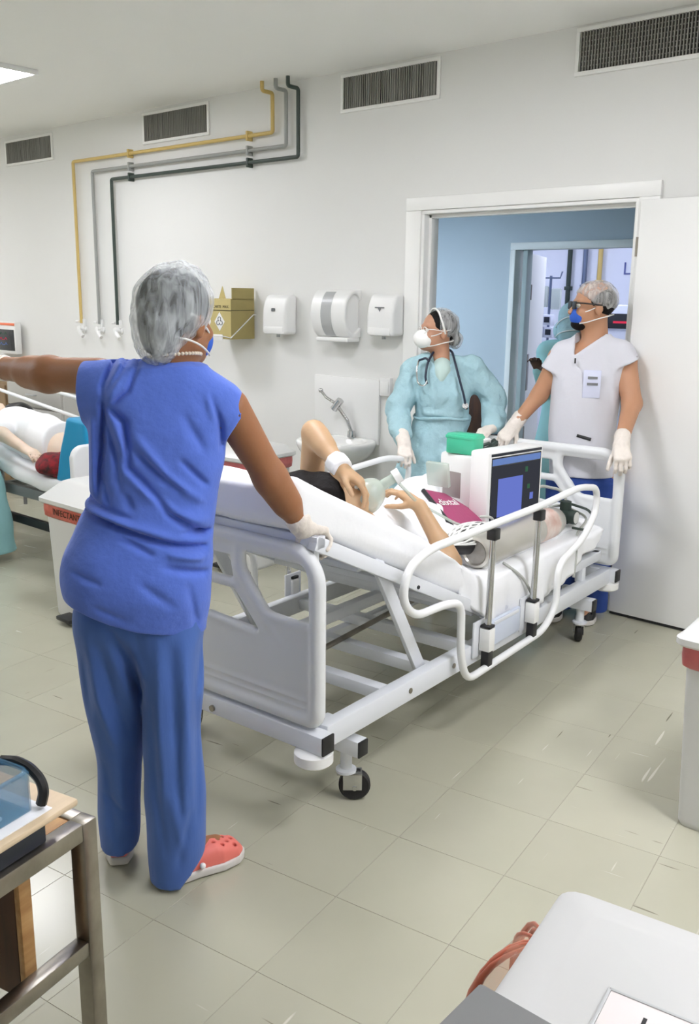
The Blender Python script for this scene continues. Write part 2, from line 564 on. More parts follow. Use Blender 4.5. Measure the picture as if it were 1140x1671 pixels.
def stack(P, rows, ex=2.2, top=None, bot=None):
    """vertical body from rows of (z, cx, cy, rx, ry)"""
    T = np.array(sorted(rows), np.float64)
    z = P[:, 2]
    zz = np.linspace(T[0, 0], T[-1, 0], 120)
    sm = []
    for k in range(1, 5):
        y = np.interp(zz, T[:, 0], T[:, k])
        ker = np.ones(11) / 11
        yp = np.pad(y, 5, mode='edge')
        sm.append(np.convolve(yp, ker, 'valid'))
    v = [np.interp(z, zz, s) for s in sm]
    x = np.abs((P[:, 0] - v[0]) / v[2]); y = np.abs((P[:, 1] - v[1]) / v[3])
    k = (x ** ex + y ** ex) ** (1.0 / ex)
    d = (k - 1) * np.minimum(v[2], v[3])
    return np.maximum(d, np.maximum(z - (T[-1, 0] if top is None else top), (T[0, 0] if bot is None else bot) - z)).astype(np.float32)
def ridge(P, a, b, wd, h):
    a = np.array(a, np.float32); b = np.array(b, np.float32)
    pa = P - a; ba = b - a
    t = np.clip(pa @ ba / float(ba @ ba), 0, 1)
    d = np.linalg.norm(pa - t[:, None] * ba, axis=1)
    return h * np.exp(-(d / wd) ** 2) * np.sin(np.clip(t, 0.03, 0.97) * pi) ** 0.5
def ridges(P, L):
    s = np.zeros(len(P), np.float32)
    for a, b, wd, h in L:
        s += ridge(P, a, b, wd, h)
    return s
def fold2(P, L):
    """creases given as polylines over the (x, z) plane, for the side that faces -y: (points, width, height)"""
    s = np.zeros(len(P), np.float32)
    m = P[:, 1] < 0.03
    X = P[m][:, 0]; Z = P[m][:, 2]
    acc = np.zeros(len(X), np.float32)
    for pts, wd, h in L:
        d2 = np.full(len(X), 9.0, np.float32); tt = np.zeros(len(X), np.float32)
        n = len(pts) - 1
        for i in range(n):
            ax, az = pts[i]; bx, bz = pts[i + 1]
            ex, ez = bx - ax, bz - az
            t = np.clip(((X - ax) * ex + (Z - az) * ez) / (ex * ex + ez * ez), 0, 1)
            q = (X - ax - ex * t) ** 2 + (Z - az - ez * t) ** 2
            tt = np.where(q < d2, (i + t) / n, tt); d2 = np.minimum(q, d2)
        acc += h * np.exp(-d2 / (wd * wd)) * (0.25 + 0.75 * np.maximum(np.sin(np.clip(tt, 0, 1) * pi), 0) ** 0.6)
    s[m] = acc
    return s
def wob(P, amp, sc, seed=0):
    rs = np.random.RandomState(seed)
    s = np.zeros(len(P), np.float32)
    for i in range(6):
        k = rs.randn(3); k /= np.linalg.norm(k)
        fr = sc * (0.7 + 0.9 * rs.rand())
        s += np.sin((P @ k.astype(np.float32)) * fr + rs.rand() * 6.28 + 1.5 * np.sin(P @ rs.randn(3).astype(np.float32) * fr * 0.3))
    return amp * s / 2.5

def nrm(v):
    v = np.array(v, float)
    return v / np.linalg.norm(v)
def axes(fwd, up=(0, 0, 1)):
    """columns right, forward, up"""
    f = nrm(fwd); r = nrm(np.cross(f, up)); u = np.cross(r, f)
    return np.stack([r, f, u], 1)
def at(c, R, q, s=1.0):
    return np.array(c) + R @ (np.array(q, float) * s)

def hand_d(P, wrist, d, n, side, s=1.0, curl=(20, 25, 20), thumb=(0.6, 0.5), grow=0.0, spread=1.0, curls=None):
    """hand: wrist point, direction d to the knuckles, n the way the palm faces, side (+1/-1) of the thumb"""
    d = nrm(d); n = np.array(n, float); n = nrm(n - d * (n @ d)); x = np.cross(d, n) * side
    wrist = np.array(wrist, float)
    ds = []
    base = [(0.030, 0.086, 0.0095, (0.042, 0.026, 0.021)), (0.010, 0.090, 0.0098, (0.047, 0.030, 0.022)),
            (-0.010, 0.086, 0.0093, (0.043, 0.028, 0.021)), (-0.028, 0.078, 0.0083, (0.034, 0.021, 0.018))]
    palm = []
    for i, (ox, oy, r, ls) in enumerate(base):
        k = wrist + (x * ox + d * oy) * s
        palm.append(cap(P, wrist + x * ox * 0.55 * s + d * 0.012 * s, k, 0.0165 * s + grow, (r + 0.003) * s + grow))
        a = k; ang = 0
        cc = curl if curls is None else curls[i]
        lat = ox * 3.5 * spread * (1 if abs(ox) > 0.02 else 0.8)
        f = []
        for j in range(3):
            ang += radians(cc[j])
            dr = nrm(d * cos(ang) + n * sin(ang) + x * lat * cos(ang) * 0.6)
            b = a + dr * ls[j] * s
            f.append(cap(P, a, b, (r - 0.0006 * j) * s + grow, (r - 0.0006 * (j + 1)) * s + grow))
            a = b
        ds.append(union(f, 0.003))
    pd = union(palm, 0.016 * s)
    t0 = wrist + (x * 0.020 + d * 0.022 + n * 0.006) * s
    dt = nrm(d * thumb[0] + x * (1 - thumb[0]) * 1.2 + n * thumb[1])
    t1 = t0 + dt * 0.042 * s
    dt2 = nrm(dt + d * 0.5)
    t2 = t1 + dt2 * 0.033 * s
    t3 = t2 + nrm(dt2 + d * 0.3 + n * 0.2) * 0.026 * s
    th = union([cap(P, t0, t1, 0.0155 * s + grow, 0.0115 * s + grow), cap(P, t1, t2, 0.0112 * s + grow, 0.0102 * s + grow),
                cap(P, t2, t3, 0.0102 * s + grow, 0.0085 * s + grow)], 0.004)
    r = smin(pd, th, 0.012 * s)
    for f in ds:
        r = smin(r, f, 0.005 * s)
    return r

def head_d(P, c, R, s=1.0):
    """c is the point between the ears; R columns right, forward, up"""
    Q = (P - np.array(c, np.float32)) @ np.array(R, np.float32) / s
    d = ell(Q, (0, -0.012, 0.035), (0.076, 0.096, 0.083))
    d = smin(d, ell(Q, (0, 0.03, -0.045), (0.060, 0.066, 0.068)), 0.04)
    d = smin(d, ell(Q, (0, 0.072, -0.088), (0.026, 0.022, 0.020)), 0.03)
    d = smin(d, cap(Q, (0, 0.088, 0.004), (0, 0.108, -0.030), 0.008, 0.0135), 0.014)
    d = smin(d, cap(Q, (-0.035, 0.078, 0.022), (0.035, 0.078, 0.022), 0.010), 0.015)
    for sg in (-1, 1):
        d = smax(d, -ell(Q, (sg * 0.032, 0.093, 0.001), (0.016, 0.012, 0.011)), 0.012)
        d = smin(d, ell(Q, (sg * 0.077, -0.008, -0.012), (0.010, 0.020, 0.031)), 0.006)
        d = smin(d, ell(Q, (sg * 0.036, 0.070, -0.030), (0.02, 0.018, 0.016)), 0.02)
    d = smin(d, cap(Q, (-0.018, 0.088, -0.056), (0.018, 0.088, -0.056), 0.007), 0.006)
    d = smax(d, -cap(Q, (-0.02, 0.098, -0.0565), (0.02, 0.098, -0.0565), 0.0018), 0.004)
    return d * s

def eyes(parent, c, R, s=1.0, off=(0, 0, 0)):
    for sg in (-1, 1):
        p = at(c, R, (sg * 0.032, 0.079, 0.001), s) - np.array(off)
        e = G().sph(p, 0.0118 * s).build('eye', M['eye'], parent, 180)
        q = at(c, R, (sg * 0.032, 0.0875, 0.001), s) - np.array(off)
        G().sph(q, 0.0046 * s).build('iris', M['iris'], e, 180)

# ------------------------------------------------------------------ the setting
WY = 4.425      # ward face of the back wall
CH = 2.895      # ceiling height
DL, DR, DT = -3.276, -1.98, 2.08   # doorway
def struct(name, g, m, parent=None):
    o = g.build(name, m, parent)
    if parent is None:
        o['kind'] = 'structure'
    return o

struct('wall_back', G().box((-10.2, WY, 0), (DL, WY + 0.115, CH)).box((DR, WY, 0), (1.4, WY + 0.115, CH)).box((DL, WY, DT), (DR, WY + 0.115, CH)), M['wall'])
struct('wall_left', G().box((-10.3, -2.6, 0), (-10.2, WY + 0.115, CH)), M['wall'])
struct('wall_right', G().box((1.4, -2.6, 0), (1.5, WY + 0.115, CH)), M['wall'])
struct('wall_front', G().box((-10.3, -2.7, 0), (1.5, -2.6, CH)), M['wall'])
struct('ceiling', G().box((-10.3, -2.7, CH), (1.5, WY + 0.115, CH + 0.1)), M['ceiling'])
fl = struct('floor', G().box((-10.3, -2.7, -0.06), (1.5, 10.2, -0.0012)), M['grout'])

# vinyl tiles: each one in view is a part, the ones outside the view are one part
TS, TR = 0.345, radians(8)
tile_meshes = []
for k in range(3):
    me = G().box((-TS / 2 + 0.0006, -TS / 2 + 0.0006, -0.003), (TS / 2 - 0.0006, TS / 2 - 0.0006, 0), 0.0006, seg=1).mesh('tile')
    me.materials.append(M['tile'][k])
    tile_meshes.append(me)
cmi = cam.matrix_world.inverted()
def in_view(x, y):
    p = cmi @ Vector((x, y, 0))
    if p.z > -0.3:
        return False
    u = 570 - 1500 * p.x / p.z; v = 835.5 + 1500 * p.y / p.z
    return -60 < u < 1200 and 560 < v < 1780
shown = []; rest = []
for i in range(-40, 41):
    for j in range(-40, 41):
        x = -1.31 + (i * cos(TR) - j * sin(TR)) * TS; y = 1.855 + (i * sin(TR) + j * cos(TR)) * TS
        if not (-10.1 < x < 1.3 and -2.5 < y < 9.9):
            continue
        p = cmi @ Vector((x, y, 0))
        (shown if in_view(x, y) else rest).append((-p.z, x, y))
shown.sort()
rest += shown[295:]
for d, x, y in shown[:295]:
    o = bpy.data.objects.new('tile', tile_meshes[random.randrange(3)])
    COL.objects.link(o)
    o.parent = fl
    o.location = (x, y, 0); o.rotation_euler = (0, 0, TR + random.randrange(4) * pi / 2)
g = G()
mt = Matrix.Rotation(TR, 4, 'Z')
for d, x, y in rest:
    h = TS / 2 - 0.0006
    V = [Vector((x, y, 0)) + mt @ Vector((a * h, b * h, 0)) for a, b in ((-1, -1), (1, -1), (1, 1), (-1, 1))]
    g.add(V, [(0, 1, 2, 3)])
o = g.build('tiles_beyond_view', M['tile'][0], fl)
o['kind'] = 'stuff'

# door frame of the ward
t = thing('trim_1', None, None); t['kind'] = 'structure'
part_ = lambda n, g, m, p: g.build(n, m, p)
part_('jamb', G().box((DL - 0.105, WY - 0.022, 0), (DL, WY, DT), 0.004), M['white_paint'], t)
part_('jamb', G().box((DR, WY - 0.022, 0), (DR + 0.105, WY, DT), 0.004), M['white_paint'], t)
part_('head', G().box((DL - 0.105, WY - 0.022, DT), (DR + 0.105, WY, DT + 0.072), 0.004), M['white_paint'], t)
part_('reveal', G().box((DL, WY - 0.01, 0), (DL + 0.02, WY + 0.13, DT - 0.02), 0.003).box((DL + 0.02, WY + 0.035, 0), (DL + 0.038, WY + 0.075, DT - 0.02), 0.003), M['white_paint'], t)
part_('reveal', G().box((DR - 0.02, WY - 0.01, 0), (DR, WY + 0.13, DT - 0.02), 0.003).box((DR - 0.038, WY + 0.035, 0), (DR - 0.02, WY + 0.075, DT - 0.02), 0.003), M['white_paint'], t)
part_('reveal', G().box((DL, WY - 0.01, DT - 0.02), (DR, WY + 0.13, DT), 0.003).box((DL + 0.02, WY + 0.035, DT - 0.04), (DR - 0.02, WY + 0.075, DT - 0.02), 0.003), M['white_paint'], t)
# the leaf, swung fully open against the wall
t = thing('door_1', None, None); t['kind'] = 'structure'
part_('leaf', G().box((-1.945, 4.352, 0.016), (-0.62, 4.392, 2.062), 0.003), M['door'], t)
part_('leaf_shadow', G().box((-1.94, 4.356, 0.003), (-0.63, 4.388, 0.016)), M['rubber'], t)  # dark strip stands in for the shadow under the leaf
for z in (0.25, 1.05, 1.85):
    part_('hinge', G().cyl((-1.95, 4.405, z - 0.045), (-1.95, 4.405, z + 0.045), 0.008, n=10).box((-1.975, 4.393, z - 0.045), (-1.93, 4.404, z + 0.045)), M['steel'], t)

# corridor and the room beyond it
CY = 6.6
EL, ER, ET = -3.955, -2.45, 1.975
struct('wall_corridor_back', G().box((-8, CY, 0), (EL, CY + 0.12, 2.5)).box((ER, CY, 0), (1.4, CY + 0.12, 2.5)).box((EL, CY, ET), (ER, CY + 0.12, 2.5)), M['blue_wall'])
struct('wall_corridor_left', G().box((-8.1, WY + 0.115, 0), (-8, CY, 2.5)), M['blue_wall'])
struct('wall_corridor_right', G().box((1.4, WY + 0.115, 0), (1.5, CY, 2.5)), M['blue_wall'])
struct('wall_corridor_front', G().box((-8, WY + 0.116, 0), (DL, WY + 0.13, 2.5)).box((DR, WY + 0.116, 0), (1.4, WY + 0.13, 2.5)).box((DL, WY + 0.116, DT), (DR, WY + 0.13, 2.5)), M['blue_wall'])
struct('ceiling_corridor', G().box((-8.1, WY + 0.115, 2.4), (1.5, CY + 0.12, 2.5)), mat('grey_green_ceiling', (150, 162, 162), 0.7))  # ceiling out of view, set low and dark to dim the wall's top
t = thing('trim_2', None, None); t['kind'] = 'structure'
part_('jamb', G().box((EL - 0.045, CY - 0.02, 0), (EL + 0.004, CY + 0.137, ET), 0.004), M['white_paint'], t)
part_('jamb', G().box((ER, CY - 0.02, 0), (ER + 0.12, CY, ET), 0.004), M['white_paint'], t)
part_('head', G().box((EL - 0.045, CY - 0.02, ET), (ER + 0.12, CY, ET + 0.055), 0.004), M['white_paint'], t)
part_('hinge_post', G().box((-3.905, CY + 0.02, 0), (-3.862, CY + 0.10, ET), 0.004), mat('grey_green_paint', (176, 190, 190), 0.5), t)
t = thing('door_2', None, None); t['kind'] = 'structure'
mt = Matrix.Translation((-3.945, 6.738, 0)) @ Matrix.Rotation(atan2(0.75, -0.277), 4, 'Z')
part_('leaf', G().box((0, -0.04, 0.01), (0.80, 0, ET - 0.02), 0.003, mt), M['door'], t)
for z in (0.5, 1.65):
    part_('hinge', G().cyl(mt @ Vector((-0.012, -0.05, z - 0.06)), mt @ Vector((-0.012, -0.05, z + 0.06)), 0.014, n=10), M['steel'], t)
part_('push_plate', G().box((0.06, -0.046, 0.85), (0.14, -0.04, 1.15), 0.002, mt), M['steel'], t)
struct('wall_far_back', G().box((-8, 9.8, 0), (1.4, 9.9, 2.9)), M['far_wall'])
struct('wall_far_left', G().box((-8.1, CY + 0.12, 0), (-8, 9.9, 2.9)), M['far_wall'])
struct('wall_far_right', G().box((1.4, CY + 0.12, 0), (1.5, 9.9, 2.9)), M['far_wall'])
struct('wall_far_front', G().box((-8, CY + 0.121, 0), (EL, CY + 0.135, 2.9)).box((ER, CY + 0.121, 0), (1.4, CY + 0.135, 2.9)).box((EL, CY + 0.121, ET), (ER, CY + 0.135, 2.9)), M['far_wall'])
struct('ceiling_far', G().box((-8.1, CY + 0.12, 2.9), (1.5, 9.9, 3.0)), M['ceiling'])

# ------------------------------------------------------------------ ceiling lamps
def panel(x, y, z, sx, sy, m, label, group=None):
    t = thing('ceiling_light', label, 'ceiling light', (x, y, z), 0, group)
    f = 0.018
    G().box((-sx, -sy, -0.028), (-sx + f, sy, 0), 0.002).box((sx - f, -sy, -0.028), (sx, sy, 0), 0.002) \
       .box((-sx + f, -sy, -0.028), (sx - f, -sy + f, 0), 0.002).box((-sx + f, sy - f, -0.028), (sx - f, sy, 0), 0.002).build('frame', M['lamp_frame'], t)
    G().box((-sx + f, -sy + f, -0.022), (sx - f, sy - f, -0.004)).build('diffuser', m, t)
    return t
panel(-5.62, 3.06, CH, 0.31, 0.22, M['ward_lamp'], 'square white ceiling panel lamp glowing at the top left corner')
for x, y in ((-9.0, 2.6), (-2.6, 2.3), (-0.2, 2.4), (1.0, 1.8), (-8.2, 0.2), (-5.62, 0.2)):
    panel(x, y, CH, 0.31, 0.31, M['ward_lamp'], 'square ceiling panel lamp outside the picture', 'ward lamps outside the picture')
for x in (-6.8, -4.75):
    panel(x, 5.0, 2.4, 0.31, 0.31, M['corr_lamp'], 'cool white ceiling panel lamp of the blue corridor', 'corridor lamps')
for x in (-6.0, -4.0, -1.5):
    panel(x, 8.2, 2.9, 0.31, 0.31, M['far_lamp'], 'cold white ceiling panel lamp of the room beyond the corridor', 'lamps of the far room')

# ------------------------------------------------------------------ air vents on the back wall
def vent(x0, x1, z0, z1, label, step, cross=0, name='air_vent'):
    t = thing(name, label, 'air vent', ((x0 + x1) / 2, WY, (z0 + z1) / 2), 0)
    a, b = (x1 - x0) / 2, (z1 - z0) / 2
    e = 0.02
    G().box((-a - e, -0.014, b), (a + e, 0, b + e), 0.002).box((-a - e, -0.014, -b - e), (a + e, 0, -b), 0.002) \
       .box((-a - e, -0.014, -b), (-a, 0, b), 0.002).box((a, -0.014, -b), (a + e, 0, b), 0.002).build('frame', M['white_paint'], t)
    G().box((-a, -0.003, -b), (a, 0, b)).build('dark_backing', M['vent_dark'], t)  # dark plate on the wall in place of a shaded duct hole
    n = int(round(2 * a / step))
    rnd = random.Random(int(-x0 * 100))
    me = G().box((-0.0022, -0.007, -b), (0.0022, 0.007, b)).mesh('slat')
    me.materials.append(M['vent_slat'])
    for i in range(n):
        o = link('slat', me, None, t)
        o.location = (-a + (i + 0.5) * step, -0.010, 0)
        o.rotation_euler = (0, 0, 0.5 * rnd.uniform(-1, 1) if not cross else 0)
    for j in range(cross):
        z = -b + (j + 1) * 2 * b / (cross + 1)
        G().box((-a, -0.008, z - 0.002), (a, -0.004, z + 0.002)).build('cross_slat', M['vent_slat'], t)
    return t
vent(-7.72, -7.03, 2.672, 2.838, 'grey slatted air vent highest on the wall at far left', 0.018)
vent(-5.80, -5.11, 2.678, 2.852, 'slatted air vent above the yellow pipe', 0.018)
vent(-3.88, -3.20, 2.682, 2.856, 'slatted air vent between the pipes and the doorway', 0.016)
vent(-2.35, -1.55, 2.684, 2.862, 'dark gridded air vent above the open door leaf', 0.0155, 7)

# ------------------------------------------------------------------ gas pipes
def gas_pipe(color, m, xl, zh, xr, label, clips):
    t = thing('gas_pipe', label, 'pipe', (xl, WY, 1.36), 0, None)
    y = -0.032
    L = lambda x, z: (x - xl, y, z - 1.36)
    g = G().tube([L(xl, 1.36), L(xl, zh), L(xr, zh), L(xr, CH - 0.055), (xr - xl - 0.0, y - 0.09, CH - 1.36 - 0.055), (xr - xl, y - 0.09, CH - 1.36)], 0.0125, fil=0.018, n=10)
    g.build('pipe_run', m, t)
    for x in clips:
        G().box((x - xl - 0.008, -0.05, zh - 1.36 - 0.03), (x - xl + 0.008, -0.0, zh - 1.36 + 0.03), 0.003).build('clip', m, t)
    # outlet
    o = G().lathe([(0.030, 0.0), (0.030, 0.012), (0.020, 0.016), (0.018, 0.040), (0.024, 0.044), (0.024, 0.062), (0.014, 0.066)], 18,
                  Matrix.Translation((0, 0, -0.045)) @ Matrix.Rotation(pi / 2, 4, 'X')).box((-0.022, -0.03, -0.03), (0.022, 0, 0.035), 0.005).build('outlet', M['white_plastic'], t)
    G().tube([(0, -0.05, -0.045), (0.02, -0.06, -0.075), (0.055, -0.06, -0.105)], 0.016, n=10).build('outlet_nozzle', M['white_plastic'], o)
    G().cyl((-0.055, -0.045, 0.012), (-0.02, -0.04, 0.012), 0.010, n=10).build('outlet_latch', M['white_plastic'], o)
gas_pipe('yellow', M['yellow_pipe'], -6.696, 2.608, -4.455, 'yellow gas pipe with a white outlet, outermost of the three wall pipes', (-5.96, -4.68))
gas_pipe('grey', M['grey_pipe'], -6.442, 2.518, -4.335, 'pale grey gas pipe running between the yellow and dark green pipes', (-5.96, -4.68))
gas_pipe('green', M['green_pipe'], -6.197, 2.444, -4.23, 'dark green gas pipe, innermost of the three wall pipes', (-5.96, -4.68))

# ------------------------------------------------------------------ sharps box, dispensers, sink
t = thing('sharps_box', 'yellow cardboard sharps box hung on the wall behind the nurse in blue', 'sharps container', (-4.795, 4.30, 1.31))
G().box((-0.15, -0.10, 0), (0.13, 0.115, 0.265), 0.003).build('carton', M['sharps'], t)
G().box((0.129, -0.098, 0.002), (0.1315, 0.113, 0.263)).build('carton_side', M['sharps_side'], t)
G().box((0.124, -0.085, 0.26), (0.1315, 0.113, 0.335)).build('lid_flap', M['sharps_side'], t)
G().prism([(-0.05, 0), (0.02, 0), (-0.012, 0.085)], 0, 0.004, Matrix.Translation((0, -0.04, 0.262)) @ Matrix.Rotation(pi / 2, 4, 'X')).build('lid_tab', M['sharps'], t)
G().prism([(0, -0.062), (0.05, 0), (0, 0.062), (-0.05, 0)], 0, 0.0015, Matrix.Translation((0.02, -0.1005, 0.115)) @ Matrix.Rotation(pi / 2, 4, 'X')).build('hazard_diamond', M['label'], t)
g = G()
for k in range(3):
    a = pi / 2 + k * 2 * pi / 3
    p = [(0.017 * cos(a) + 0.014 * cos(q), 0.017 * sin(a) + 0.014 * sin(q)) for q in [a + pi + (0.5 + i * 0.53) for i in range(11)]]
    g.tube([(0.02 + x, -0.1028, 0.115 + z) for x, z in p], 0.0028, n=6)
g.build('hazard_symbol', M['ink_grey'], t)
for (body, x, z, s) in (('DESCARTE', -0.025, 0.212, 0.026), ('MAX.', 0.085, 0.212, 0.026)):
    text('lettering', body, s, M['ink'], t, Matrix.Translation((x, -0.1008, z)) @ Matrix.Rotation(pi / 2, 4, 'X'))
G().box((-0.15, -0.104, 0.188), (0.13, -0.1, 0.191)).box((0.1305, -0.1, 0.188), (0.1325, 0.11, 0.191)).build('fold_line', M['ink'], t)
G().box((-0.15, -0.107, -0.01), (0.05, -0.1, 0.03), 0.001).build('label_strip', M['label'], t)
G().tube([(0.05, -0.106, 0.02), (0.134, -0.106, 0.01), (0.136, 0.1, 0.16), (0.136, 0.124, 0.16)], 0.004, n=8).tube([(-0.15, -0.106, 0.02), (0.05, -0.106, 0.02)], 0.004, n=8).build('wire_bracket', M['rail'], t)

def soap(x0, x1, z0, z1, label, logo):
    w_, h_ = x1 - x0, z1 - z0
    t = thing('soap_dispenser', label, 'soap dispenser', ((x0 + x1) / 2, WY, z0))
    def f(P):
        d = rbox(P, (-w_ / 2, -0.115, 0.0), (w_ / 2, 0.0, h_), 0.022)
        d = smax(d, -((P[:, 2] - h_) * 0.55 + (-P[:, 1] - 0.075)) * -0.8, 0.03)
        return smax(d, P[:, 1] * 1.0 + 0.0005, 0.002)
    sdf('cover', f, (-w_ / 2 - 0.01, -0.13, -0.01), (w_ / 2 + 0.01, 0.01, h_ + 0.01), 0.005, M['white_plastic'], t)
    G().box((-w_ / 2 + 0.02, -0.118, 0.004), (w_ / 2 - 0.02, -0.10, 0.05), 0.006).build('push_bar', M['white_plastic'], t)
    G().cyl((0, -0.07, -0.018), (0, -0.07, 0.004), 0.012, n=12).build('spout', M['grey_plastic'], t)
    if logo == 'drop':
        G().box((-0.014, -0.1165, h_ * 0.58), (0.014, -0.114, h_ * 0.66), 0.006).build('drop_mark', M['ink_grey'], t)
    else:
        G().box((-0.035, -0.1165, h_ * 0.66), (0.035, -0.114, h_ * 0.69), 0.001).prism([(-0.012, 0.0), (0.012, 0.0), (0, -0.02)], 0, 0.002, Matrix.Translation((0, -0.1145, h_ * 0.66)) @ Matrix.Rotation(pi / 2, 4, 'X')).build('name_strip', M['ink_grey'], t)
soap(-4.485, -4.268, 1.352, 1.605, 'white soap dispenser on the wall right beside the yellow sharps box', 'drop')
soap(-3.590, -3.385, 1.372, 1.618, 'white soap dispenser on the wall next to the door frame', 'strip')

t = thing('towel_dispenser', 'round white paper towel roll dispenser between the two soap dispensers', 'towel dispenser', (-3.865, WY, 1.35))
def f(P):
    q = P - A_(0, -0.062, 0.145)
    r = np.sqrt((q[:, 1] / 0.66) ** 2 + q[:, 2] ** 2)
    d = np.maximum((r - 0.145) * 0.8, np.abs(q[:, 0]) - 0.146)
    d = np.minimum(d, rbox(P, (-0.146, -0.07, 0.0), (0.146, 0, 0.29), 0.005))
    d = smax(d, np.abs(q[:, 0]) - 0.146, 0.014)
    d = smax(d, -np.maximum((r - 0.118) * 0.8, 0.124 - q[:, 0]), 0.006)
    return np.maximum(d, P[:, 1] + 0.0005)
sdf('drum_cover', f, (-0.17, -0.19, -0.02), (0.17, 0.02, 0.31), 0.005, M['white_plastic'], t)
g = G()
for k in range(18):
    a0 = 0.45 + k * (pi - 0.9) / 18 + pi / 2; a1 = a0 + (pi - 0.9) / 18
    c = lambda a: (-0.062 + 0.0972 * cos(a), 0.145 + 0.1468 * sin(a))
    y0, z0 = c(a0); y1, z1 = c(a1)
    g.add([(-0.055, y0, z0), (0.03, y0, z0), (0.03, y1, z1), (-0.055, y1, z1)], [(0, 3, 2, 1)])
g.build('smoked_window', mat('smoked_plastic', (176, 178, 178), 0.3), t)
G().box((-0.11, -0.14, -0.022), (0.15, -0.02, 0.004), 0.008).build('paper_exit', M['white_plastic'], t)

t = thing('wall_sink', 'white ceramic hand basin with tall splash back under the dispensers', 'sink', (-3.82, WY, 0.0))
G().box((-0.275, -0.022, 0.70), (0.265, 0, 1.105), 0.006).build('splash_back', M['white_plastic'], t)
def f(P):
    q = P - A_(0.075, -0.2, 0.72)
    d = ell(q, (0, 0, 0.02), (0.262, 0.235, 0.17))
    d = smax(d, P[:, 2] - 0.735, 0.02)
    d = smax(d, P[:, 1] + 0.02, 0.01)
    return smax(d, -ell(q, (0, -0.01, 0.05), (0.212, 0.165, 0.13)), 0.02)
sdf('basin', f, (-0.3, -0.46, 0.5), (0.36, 0.0, 0.78), 0.008, M['ceramic'], t)
G().lathe([(0.07, 0.0), (0.06, 0.3), (0.085, 0.58)], 16, Matrix.Translation((0.075, -0.14, 0))).build('pedestal', M['ceramic'], t)
tp = G().cyl((0.07, -0.05, 0.735), (0.07, -0.05, 0.775), 0.026, 0.022, 16).tube([(0.07, -0.05, 0.77), (0.045, -0.06, 0.84), (-0.005, -0.08, 0.91), (-0.02, -0.085, 0.93)], 0.011, n=10).build('tap', M['chrome'], t)
G().cyl((-0.045, -0.088, 0.905), (0.005, -0.082, 0.965), 0.024, n=14).build('tap_body', M['chrome'], tp)
G().tube([(-0.03, -0.085, 0.94), (-0.11, -0.09, 0.975), (-0.15, -0.09, 1.01)], 0.009, n=10).sph((-0.155, -0.09, 1.015), 0.015).build('tap_lever', M['chrome'], tp)

t = thing('wall_box', 'small pale box on the wall between the splash back and the door frame', 'wall box', (-3.505, WY, 1.01))
G().box((-0.042, -0.03, 0), (0.042, 0, 0.112), 0.006).build('cover', M['label'], t)
G().box((-0.03, -0.033, 0.02), (0.03, -0.03, 0.09), 0.002).build('front_plate', M['white_plastic'], t)

# ------------------------------------------------------------------ far room things, seen through both doorways
for i, (x, m, lab, zb) in enumerate(((-5.15, M['cable_dark'], 'dark blue green pipe on the far wall behind both doorways', 1.28), (-4.96, M['pole'], 'blue grey pipe on the far wall, middle of three', 1.3), (-4.78, M['yellow_pipe'], 'olive yellow pipe on the far wall above the man in white', 1.35))):
    t = thing('far_gas_pipe', lab, 'pipe', (x, 9.8, zb))
    G().cyl((0, -0.04, 0), (0, -0.04, 2.9 - zb), 0.026, n=10).build('pipe_run', m, t)
    G().box((-0.035, -0.07, 0.42), (0.035, 0, 0.46), 0.003).build('clip', m, t)
text_t = thing('bed_sign', 'dark blue L2 lettering on the far lavender wall', 'sign', (-4.43, 9.795, 1.925))
text('lettering', 'L2', 0.19, mat('navy_letters', (84, 92, 150), 0.6), text_t, Matrix.Rotation(pi / 2, 4, 'X'), 0.002)

p = (-4.57, 8.3, 0)
t = thing('infusion_stand', 'drip stand with pumps and bags behind the inner door', 'drip stand', p)
g = G()
for k in range(5):
    a = 2 * pi * k / 5
    g.tube([(0, 0, 0.1), (0.28 * cos(a), 0.28 * sin(a), 0.06)], 0.014, n=8).sph((0.28 * cos(a), 0.28 * sin(a), 0.035), 0.034, 10, 6)
g.build('base', M['pole'], t)
G().cyl((0, 0, 0.1), (0, 0, 1.82), 0.013, n=10).build('pole', M['pole'], t)
G().tube([(-0.12, 0, 1.86), (-0.1, 0, 1.80), (0.1, 0, 1.80), (0.12, 0, 1.86)], 0.008, n=8).build('hook', M['pole'], t)
for x, z in ((-0.07, 1.62), (0.07, 1.60)):
    G().box((x - 0.05, -0.02, z - 0.1), (x + 0.05, 0.02, z + 0.1), 0.012).build('fluid_bag', M['oxy'], t)
for x, z, c in ((0.03, 1.40, 'navy'), (-0.05, 1.28, 'navy'), (0.05, 1.28, 'navy'), (0.06, 1.10, 'navy'), (-0.03, 0.9, 'pole'), (0.02, 0.74, 'pole')):
    b = G().box((x - 0.045, -0.09, z - 0.05), (x + 0.045, -0.01, z + 0.05), 0.008).build('pump', M['far_wall'], t)
    G().box((x - 0.03, -0.094, z - 0.025), (x + 0.03, -0.088, z + 0.03), 0.002).build('pump_display', M[c], b)

t = thing('far_monitor_rack', 'pale equipment column with a small dark screen behind the man in white', 'equipment rack', (-3.93, 8.6, 0))
G().box((-0.16, -0.1, 0.06), (0.3, 0.2, 1.55), 0.01).box((-0.13, -0.07, 0.0), (0.27, 0.17, 0.06)).build('column', M['far_wall'], t)
G().box((-0.13, -0.108, 1.33), (0.27, -0.098, 1.47), 0.002).build('display', M['screen'], t)
G().box((-0.05, -0.112, 1.38), (0.27, -0.107, 1.40)).build('trace', M['scr_red'], t)
G().box((-0.10, -0.106, 0.78), (0.14, -0.098, 1.06), 0.002).build('front_bay', M['black'], t)

